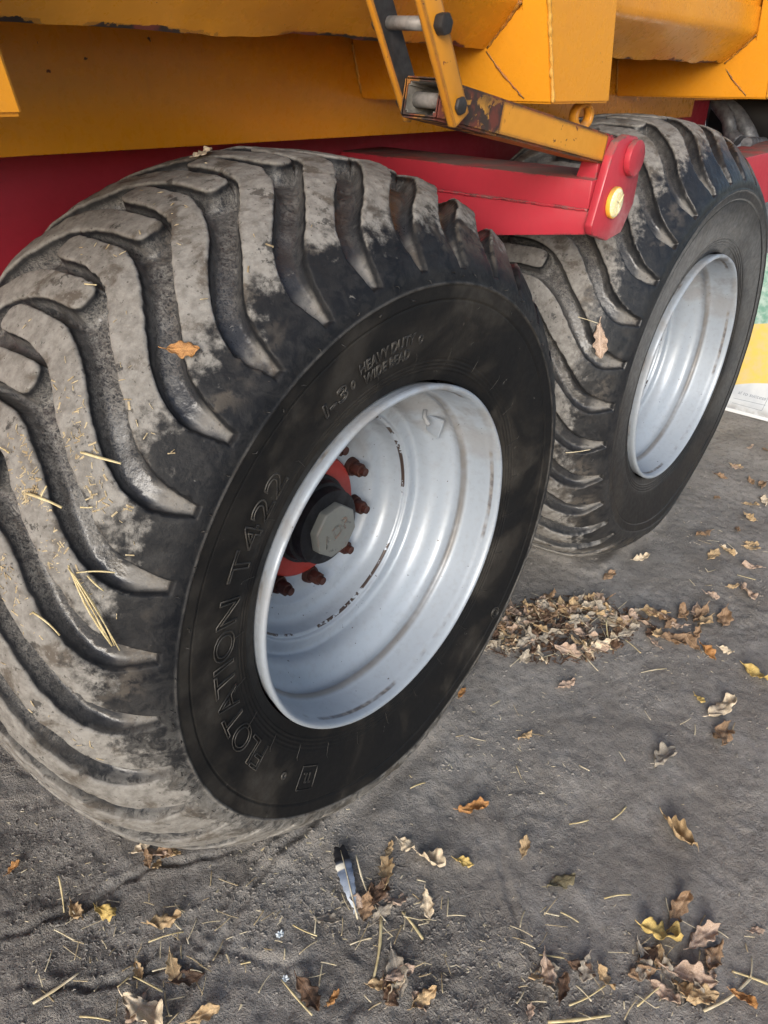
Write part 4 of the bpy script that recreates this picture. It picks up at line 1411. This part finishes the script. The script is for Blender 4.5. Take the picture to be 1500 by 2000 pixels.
def put_leaf(x, y, ln, ang, col, curl, label, group=None, z=None, tilt=(0, 0), seed=0, fold=0.0):
    o = bpy.data.objects.new('oak_leaf', leaf_data(seed, curl, fold, col))
    COL.objects.link(o)
    o.scale = (ln, ln, ln)
    o.rotation_euler = (tilt[0], tilt[1], R(ang))
    o.location = (x, y, (gh(x, y) + .001) if z is None else z)
    tag(o, label, 'leaf', group)
    return o
for i, (x, y, ln, ang, col, curl, lab) in enumerate(LEAVES):
    fold = 1.15 if curl > 2 else (.5 if i % 4 == 0 else 0)
    put_leaf(x, y, ln * .95, ang, col, min(curl * 1.3, 2.0), lab, 'scattered oak leaves', tilt=(random.uniform(-.3, .3), random.uniform(-.25, .25)), seed=i % 31, fold=fold, z=gh(x, y) + .0015)

# heaped litter between the wheels
def in_ellipse(cx, cy, a, b, ang):
    t, r_ = random.uniform(0, 2 * math.pi), math.sqrt(random.random())
    u, v = a * r_ * math.cos(t), b * r_ * math.sin(t)
    return cx + u * math.cos(ang) - v * math.sin(ang), cy + u * math.sin(ang) + v * math.cos(ang), 1 - r_
pal = ['tan', 'rose', 'brown', 'dark', 'grey', 'rose', 'pale', 'tan', 'brown', 'pale', 'grey', 'grey']
CW = {'tan': 'tan', 'rose': 'pinkish-brown', 'brown': 'mid-brown', 'grey': 'grey-brown', 'dark': 'dark brown', 'pale': 'pale', 'olive': 'olive', 'orange': 'orange', 'yellow': 'yellow'}
PILE = (.675, -.012, .225, .115, R(-33))
for i in range(120):
    x, y, c = in_ellipse(*PILE)
    col = random.choice(pal)
    part = 'left part' if x < PILE[0] - .07 else ('right part' if x > PILE[0] + .07 else 'middle')
    put_leaf(x, y, random.uniform(.035, .072), random.uniform(0, 360), col, random.choice((.8, 1.2, 1.5)), CW[col] + ' oak leaf in the ' + part + ' of the litter heap between the wheels', 'leaves of the litter heap between the wheels', tilt=(random.uniform(-.55, .55), random.uniform(-.45, .45)), seed=random.randrange(31), z=gh(x, y) + .001 + .013 * c * random.random())
for i in range(24):
    x, y, c = in_ellipse(.885, -.245, .15, .075, R(-40))
    put_leaf(x, y, random.uniform(.04, .075), random.uniform(0, 360), (col := random.choice(['brown', 'brown', 'rose', 'tan', 'dark'])), random.choice((.8, 1.2, 1.5)), CW[col] + ' oak leaf in the small heap right of the litter heap', 'leaves of the small heap', tilt=(random.uniform(-.5, .5), random.uniform(-.5, .5)), seed=random.randrange(31), z=gh(x, y) + .001 + .012 * c * random.random())
for i in range(30):
    x, y = random.uniform(1.25, 2.25), 0
    y = random.uniform(-.42 + .17 * (x - 1.25), -.02 + .02 * (x - 1.25))
    put_leaf(x, y, random.uniform(.035, .075), random.uniform(0, 360), (col := random.choice(['tan', 'pale', 'rose', 'brown', 'orange', 'brown'])), random.choice((.8, 1.2)), 'small ' + CW[col] + ' dry leaf on the far ground ' + ('beside the far tyre' if x < 1.6 else 'near the printed board'), 'leaves on the far ground', tilt=(random.uniform(-.3, .3), random.uniform(-.3, .3)), seed=random.randrange(31))
# under-layer of the clumps in the foreground
CLUMPS = [((.035, -.595, .075, .045, R(-60)), 12, 'oak leaf in the litter clump at lower right', 'leaves of the lower right clump'),
          ((-.095, -.455, .05, .03, R(-60)), 5, 'dead oak leaf in the litter clump at lower middle', 'leaves of the lower middle clump'),
          ((-.285, -.265, .04, .03, R(-60)), 5, 'dead oak leaf in the litter clump at bottom centre', 'leaves of the bottom centre clump'),
          ((-.205, -.140, .05, .03, R(-40)), 6, 'rotting leaf scrap around the feather', 'leaf scraps around the feather'),
          ((-.385, .22, .05, .03, R(-40)), 5, 'leaf scrap trodden under the near tyre', 'leaf scraps under the near tyre'),
          ((-.54, .02, .05, .05, 0), 4, 'dead oak leaf in the clump at the lower left bottom edge', 'leaves of the lower left clump')]
for e, n, lab, grp in CLUMPS:
    for i in range(n):
        x, y, c = in_ellipse(*e)
        put_leaf(x, y, random.uniform(.03, .055), random.uniform(0, 360), (col := random.choice(['grey', 'rose', 'brown', 'dark', 'tan'])), random.choice((.8, 1.2)), CW[col] + ' ' + lab, grp, tilt=(random.uniform(-.4, .4), random.uniform(-.4, .4)), seed=random.randrange(31))

# ================================================================= straw
def straw_mesh(seed, rad=.0016):
    """stalk of unit length along +X, split and slightly bent"""
    rr = random.Random(seed)
    b1, b2 = rr.uniform(-.05, .05), rr.uniform(0, .04)
    P_ = [(t - .5, b1 * math.sin(math.pi * t), b2 * math.sin(math.pi * t)) for t in np.linspace(0, 1, 7)]
    return P_
def put_straw(p, q, rad, mat, label, group=None, flat=.55, seed=0, name='straw_stalk', parent=None):
    p, q = Vector(p), Vector(q)
    d = q - p
    L_ = d.length
    rr = random.Random(seed)
    side = d.cross(Vector((0, 0, 1)))
    side = side.normalized() if side.length > 1e-6 else Vector((1, 0, 0))
    b1, b2 = rr.uniform(-.05, .05) * L_, rr.uniform(-.01, .02) * L_
    V, F = [], []
    n = 6
    upv = side.cross(d).normalized()
    if upv.z < 0: upv = -upv
    for i in range(8):
        t = i / 7
        c = p + d * t + side * b1 * math.sin(math.pi * t) + upv * b2 * math.sin(math.pi * t)
        r_ = rad * (1 + .15 * math.sin(5 * t + seed)) * (1.25 if i == 3 and L_ > .06 else 1)
        for k in range(n):
            a = 2 * math.pi * k / n
            V.append(c + side * math.cos(a) * r_ + upv * math.sin(a) * r_ * flat)
    for i in range(7):
        for k in range(n):
            F.append((i * n + k, i * n + (k + 1) % n, (i + 1) * n + (k + 1) % n, (i + 1) * n + k))
    F += [tuple(range(n))[::-1], tuple(7 * n + k for k in range(n))]
    o = new_obj(name, mesh_np(name, V, F), mat, parent, smooth=True)
    if label: tag(o, label, 'straw', group)
    return o
for i, (x0, y0, x1, y1, lab) in enumerate(STRAWS):
    rad = .0023 if ('long' in lab or 'thick' in lab or 'bundle' in lab) else .0014
    z0, z1 = gh(x0, y0) + .003, gh(x1, y1) + .003
    mid = gh((x0 + x1) / 2, (y0 + y1) / 2) + .003
    lift = max(0, mid - (z0 + z1) / 2)
    if 'upright' in lab or 'standing' in lab: z0 += .018
    put_straw((x0, y0, z0 + lift), (x1, y1, z1 + lift), rad, M_straw if i % 3 else M_straw_pale, lab, 'straw on the ground', seed=i)
zones = [(PILE[0], PILE[1], .20, .12, R(-33), 80, 'thin straw in the litter heap between the two wheels', 'straw of the litter heap'),
         (-.56, .10, .14, .14, 0, 44, 'thin straw in the tangle at lower left', 'straw of the lower left tangle'),
         (-.42, .00, .11, .11, 0, 26, 'short straw on crumbly earth at bottom left of centre', 'straw left of centre'),
         (-.24, -.20, .15, .11, R(-40), 36, 'short straw on the earth around the feather', 'straw around the feather'),
         (-.05, -.46, .14, .10, R(-50), 20, 'short straw on the earth at bottom right of centre', 'straw right of centre'),
         (.10, -.60, .09, .07, R(-50), 10, 'short straw at the lower right corner', 'straw at lower right'),
         (.45, -.28, .35, .16, R(-40), 12, 'tiny straw bit on the smooth dirt right of the near tyre', 'straw on the smooth dirt'),
         (1.35, -.20, .40, .14, R(-10), 16, 'tiny straw bit on the far ground', 'straw on the far ground')]
for cx, cy, a, b, an, n, lab, grp in zones:
    for i in range(n):
        x, y, c = in_ellipse(cx, cy, a, b, an)
        L_, t = random.uniform(.010, .042) * (1.5 if cx == PILE[0] else 1), random.uniform(0, 2 * math.pi)
        x1, y1 = x + L_ * math.cos(t), y + L_ * math.sin(t)
        ex = (.022 * c * random.random() if grp.startswith('straw of the litter') else 0)
        sm = random.choice((M_straw_pale, M_straw_pale, M_chaff, M_chaff))
        put_straw((x, y, gh(x, y) + .0025 + ex), (x1, y1, gh(x1, y1) + .0025 + ex + random.uniform(0, .006)), random.uniform(.0005, .0012), sm, ('pale ' if sm is M_straw_pale else 'dull brown ') + lab, grp, seed=i)

# chaff and crumbs: far too many to count
def crumbs(name, spots, mat, lab, cat, lmin, lmax, thick):
    V, F = [], []
    for (x, y, z, nrm_) in spots:
        L_ = random.uniform(lmin, lmax)
        w = L_ * random.uniform(.12, .35)
        h = thick * random.uniform(.5, 1)
        t = random.uniform(0, 2 * math.pi)
        n = Vector(nrm_).normalized()
        u = n.orthogonal().normalized()
        v = n.cross(u)
        d = u * math.cos(t) + v * math.sin(t) + n * random.uniform(-.25, .25)
        e = n.cross(d).normalized()
        c = Vector((x, y, z))
        b = len(V)
        for s1, s2 in ((-1, -1), (1, -1), (1, 1), (-1, 1)):
            V.append(c + d * L_ / 2 * s1 + e * w / 2 * s2 * random.uniform(.5, 1))
        V.append(c + n * h + d * L_ * .1)
        F += [(b, b + 1, b + 4), (b + 1, b + 2, b + 4), (b + 2, b + 3, b + 4), (b + 3, b, b + 4), (b + 3, b + 2, b + 1, b)]
    o = new_obj(name, mesh_np(name, V, F), mat)
    tag(o, lab, cat, kind='stuff')
    return o
def ground_spots(n, dens):
    P_ = np.stack([rng.uniform(-.80, 1.9, n), rng.uniform(-.8, .5, n)], 1)
    P_ = P_[rng.random(n) < dens(P_)]
    h = ground_h(P_)
    return [(a, b, c, (0, 0, 1)) for (a, b), c in zip(P_, h)]
patch = lambda P_: np.clip(.015 + .95 * crumb_f(P_) * sstep(vnoise(P_, 5, 77) + .4 * vnoise(P_, 17, 78), -.05, .55), 0, 1)
crumbs('straw_chaff', ground_spots(14000, lambda P_: patch(P_) * .8), M_straw_pale, 'fine straw chaff trodden into the earth', 'chaff', .003, .013, .0010)
M_clod = soil_mat()
crumbs('earth_crumbs', ground_spots(60000, lambda P_: patch(P_)), M_soil, 'loose crumbs of grey earth on the ground', 'soil', .003, .010, .0045)
lit = []
for i in range(700):
    x, y, c = in_ellipse(PILE[0], PILE[1], .22, .13, PILE[4])
    lit.append((x, y, gh(x, y) + .012 * c * random.random(), (random.uniform(-.5, .5), random.uniform(-.5, .5), 1)))
crumbs('leaf_crumbs', lit, LEAFM['dark'], 'dark leaf mould between the leaves of the litter heap', 'leaf litter', .008, .024, .002)

# ---- things lying on the tyres
def on_tyre(th, y, off=.004, cx=0.0):
    w = float(w_of_y(y))
    yy, rr, a, b = (float(v) for v in prof(w))
    P_ = Vector((cx + (rr + b * off) * math.cos(R(th)), yy + a * off, AX_Z + (rr + b * off) * math.sin(R(th))))
    return P_, Vector((b * math.cos(R(th)), a, b * math.sin(R(th)))).normalized()
def leaf_on(p, n, along, ln, col, lab, seed, curl=1.0):
    o = bpy.data.objects.new('oak_leaf', leaf_data(seed, curl, 0.0, col))
    COL.objects.link(o)
    x = (along - n * along.dot(n)).normalized()
    y = n.cross(x)
    m = Matrix((x * ln, y * ln, n * ln)).transposed().to_4x4()
    m.translation = p
    o.matrix_world = m
    return tag(o, lab, 'leaf', 'leaves caught on the tyres')
pa, na = on_tyre(128.7, .062)
pb, nb_ = on_tyre(127.0, .044)
leaf_on((pa + pb) / 2 + na * .004, na, pb - pa, .038, 'orange', 'orange oak leaf resting across a groove of the near tyre', 3)
pa, na = on_tyre(99.1, .324)
pb, nb_ = on_tyre(95.3, .326)
leaf_on((pa + pb) / 2, (na + Vector((-.05, -.12, 0))).normalized(), pb - pa, .036, 'pale', 'pale leaf lying on top of the near tyre', 5, .8)
pa, na = on_tyre(155.4, .048, .006, WB)
pb, nb_ = on_tyre(161.9, .031, .006, WB)
leaf_on((pa + pb) / 2, na, pb - pa, .075, 'rose', 'tan oak leaf hanging on the tread of the far tyre', 7)
TS = [((143.3, .086), (142.6, .050), 'straw bridging a groove of the near tyre'), ((149.9, .128), (149.7, .084), 'straw stuck in the mud of the near tyre tread'), ((148.9, .068), (148.4, .058), 'short straw beside the mud on the near tyre'),
      ((149.5, .109), (148.2, .107), 'straw crossing another on the near tyre'), ((155.7, .064), (164.9, .020), 'long straw ear hanging down the near tyre'), ((156.3, .056), (155.1, .027), 'thin straw sticking out over the near tyre groove'),
      ((156.3, .047), (157.7, .032), 'short straw by the long ear on the near tyre'), ((162.5, .091), (164.5, .062), 'thin straw low on the near tyre tread'), ((126.4, .205), (126.0, .187), 'tiny straw at a lug end on the near tyre'), ((146.9, .194), (146.9, .173), 'tiny straw at the left edge of the near tyre')]
for i, (a, b, lab) in enumerate(TS):
    p, n1_ = on_tyre(*a, .007)
    q, n2_ = on_tyre(*b, .007)
    put_straw(p, q, .0022 if 'bridging' in lab or 'stuck' in lab else .0013, M_straw, lab, 'straw caught on the tyres', seed=i + 50)
for k in range(4):
    p, n1_ = on_tyre(155.9 + .2 * k, .063 - .002 * k, .010)
    q, n2_ = on_tyre(163.5 + .5 * k, .026 - .004 * k, .008 + .002 * k)
    put_straw(p, q, .0009, M_straw, 'thin blade of the long straw ear on the near tyre', 'straw caught on the tyres', seed=80 + k)
for i, (a, b, lab) in enumerate((((-174.1, .051), (-174.5, .012), 'pale straw lying across the far tyre shoulder'), ((155.0, .086), (155.0, .047), 'thin straw above the leaf on the far tyre'))):
    p, n1_ = on_tyre(*a, .006, WB)
    q, n2_ = on_tyre(*b, .006, WB)
    put_straw(p, q, .0016, M_straw_pale, lab, 'straw caught on the tyres', seed=i + 70)
cth = np.concatenate([rng.normal(150, 7, 900), rng.uniform(100, 185, 160)])
cyy = np.concatenate([np.clip(rng.normal(.115, .035, 900), .02, .22), rng.uniform(.04, .3, 160)])
csd = tread_sd(np.stack([((cth - 144.8) * RM) % LP, w_of_y(cyy)], 1))
sp = []
for th, y, d_ in zip(cth, cyy, csd):
    if d_ > -.0025: continue
    p, n = on_tyre(th, y, .0012)
    sp.append((*p, n))
crumbs('tyre_chaff', sp, M_chaff, 'straw chaff stuck in the mud on the near tyre tread', 'chaff', .003, .010, .0012)

# ================================================================= feather
feather = bpy.data.objects.new('feather', None)
COL.objects.link(feather)
tag(feather, 'blue-grey pigeon feather with black tip and white spot on the dirt', 'feather')
fa, fb = Vector((-.172, -.030, 0)), Vector((-.246, -.140, 0))
fd = fb - fa
feather.location = (fa.x, fa.y, gh(fa.x, fa.y) + .006)
feather.rotation_euler = (R(6), R(4), math.atan2(fd.y, fd.x))
FL_ = fd.length
def feather_mat():
    t = NT('feather_vane')
    xyz = t.sep(t.tc.outputs['Object'])
    u = t.math('DIVIDE', xyz[0], FL_)
    barb = t.noise(40, 3, .6, t.obj(scale=(14, 2, 1), rot=(0, 0, R(30))))
    col = t.mix(t.mr(u, .20, .34), (.012, .012, .016), (.16, .20, .28))
    col = t.mix(t.mr(u, .45, .85), col, (.46, .52, .60))
    spot = t.math('MULTIPLY', t.math('MULTIPLY', t.mr(u, .25, .28), t.mr(u, .37, .34)), t.mr(xyz[1], .002, -.002))
    col = t.mix(spot, col, (.72, .70, .62))
    col = t.mix(t.mr(barb, .5, .8, 0, .4), col, (.07, .08, .1))
    return t.done(col, .6, t.bump(barb, .5, .001))
V, F = [], []
n, m = 30, 5
for i in range(n + 1):
    t = i / n
    w = .0155 * (math.sin(math.pi * min(1, t * 1.02 + .05) ** .75) ** .55 if t < .95 else .25) * (1 + .08 * math.sin(i * 1.9))
    for j in range(-m, m + 1):
        s = j / m
        V.append((FL_ * t * .9 - .012 * abs(s) * (1 - t) + (.004 * abs(s)), s * w * (.8 if s > 0 else 1.0), .004 * (1 - s * s) + .012 * math.sin(math.pi * t) + .0015 * math.sin(i * .9) * abs(s)))
k = 2 * m + 1
for i in range(n):
    for j in range(2 * m):
        a = i * k + j
        F.append((a, a + 1, a + k + 1, a + k))
me = mesh_np('vane', V, F)
bm = bmesh.new()
bm.from_mesh(me)
bpy.data.meshes.remove(me)
bmesh.ops.solidify(bm, geom=bm.faces[:], thickness=.0004)
new_obj('vane', mesh_bm('vane', bm, 60), feather_mat(), feather)
new_obj('quill', tube_mesh('quill', [(FL_ * t, 0, .0055 + .012 * math.sin(math.pi * min(1, t))) for t in np.linspace(.05, 1.02, 10)], .0012, 6, True, lambda f: .0006 + .0009 * f), M_straw_pale, feather)

# small white down scraps
def scrap(x, y, lab, sz):
    V, F = [], []
    for i in range(34):
        t = random.uniform(0, 2 * math.pi)
        L_ = .62 * sz * random.uniform(.4, 1)
        c = Vector((0, 0, .001))
        e = Vector((L_ * math.cos(t), L_ * math.sin(t), random.uniform(.001, sz * .5)))
        s = Vector((-math.sin(t), math.cos(t), 0)) * sz * .22
        b = len(V)
        V += [c - s, c + s, e + s * .3, e - s * .3, (c + e) / 2 + Vector((0, 0, sz * .12))]
        F += [(b, b + 1, b + 4), (b + 1, b + 2, b + 4), (b + 2, b + 3, b + 4), (b + 3, b, b + 4)]
    o = new_obj('down_tuft', mesh_np('down_tuft', V, F), NT('white_down').done((.62, .68, .72), .8))
    o.location = (x, y, gh(x, y) + .001)
    tag(o, lab, 'down')
scrap(-.351, -.061, 'white down tuft left of the feather', .013)
scrap(-.394, -.118, 'white down tuft at the bottom beside the bent straw', .011)
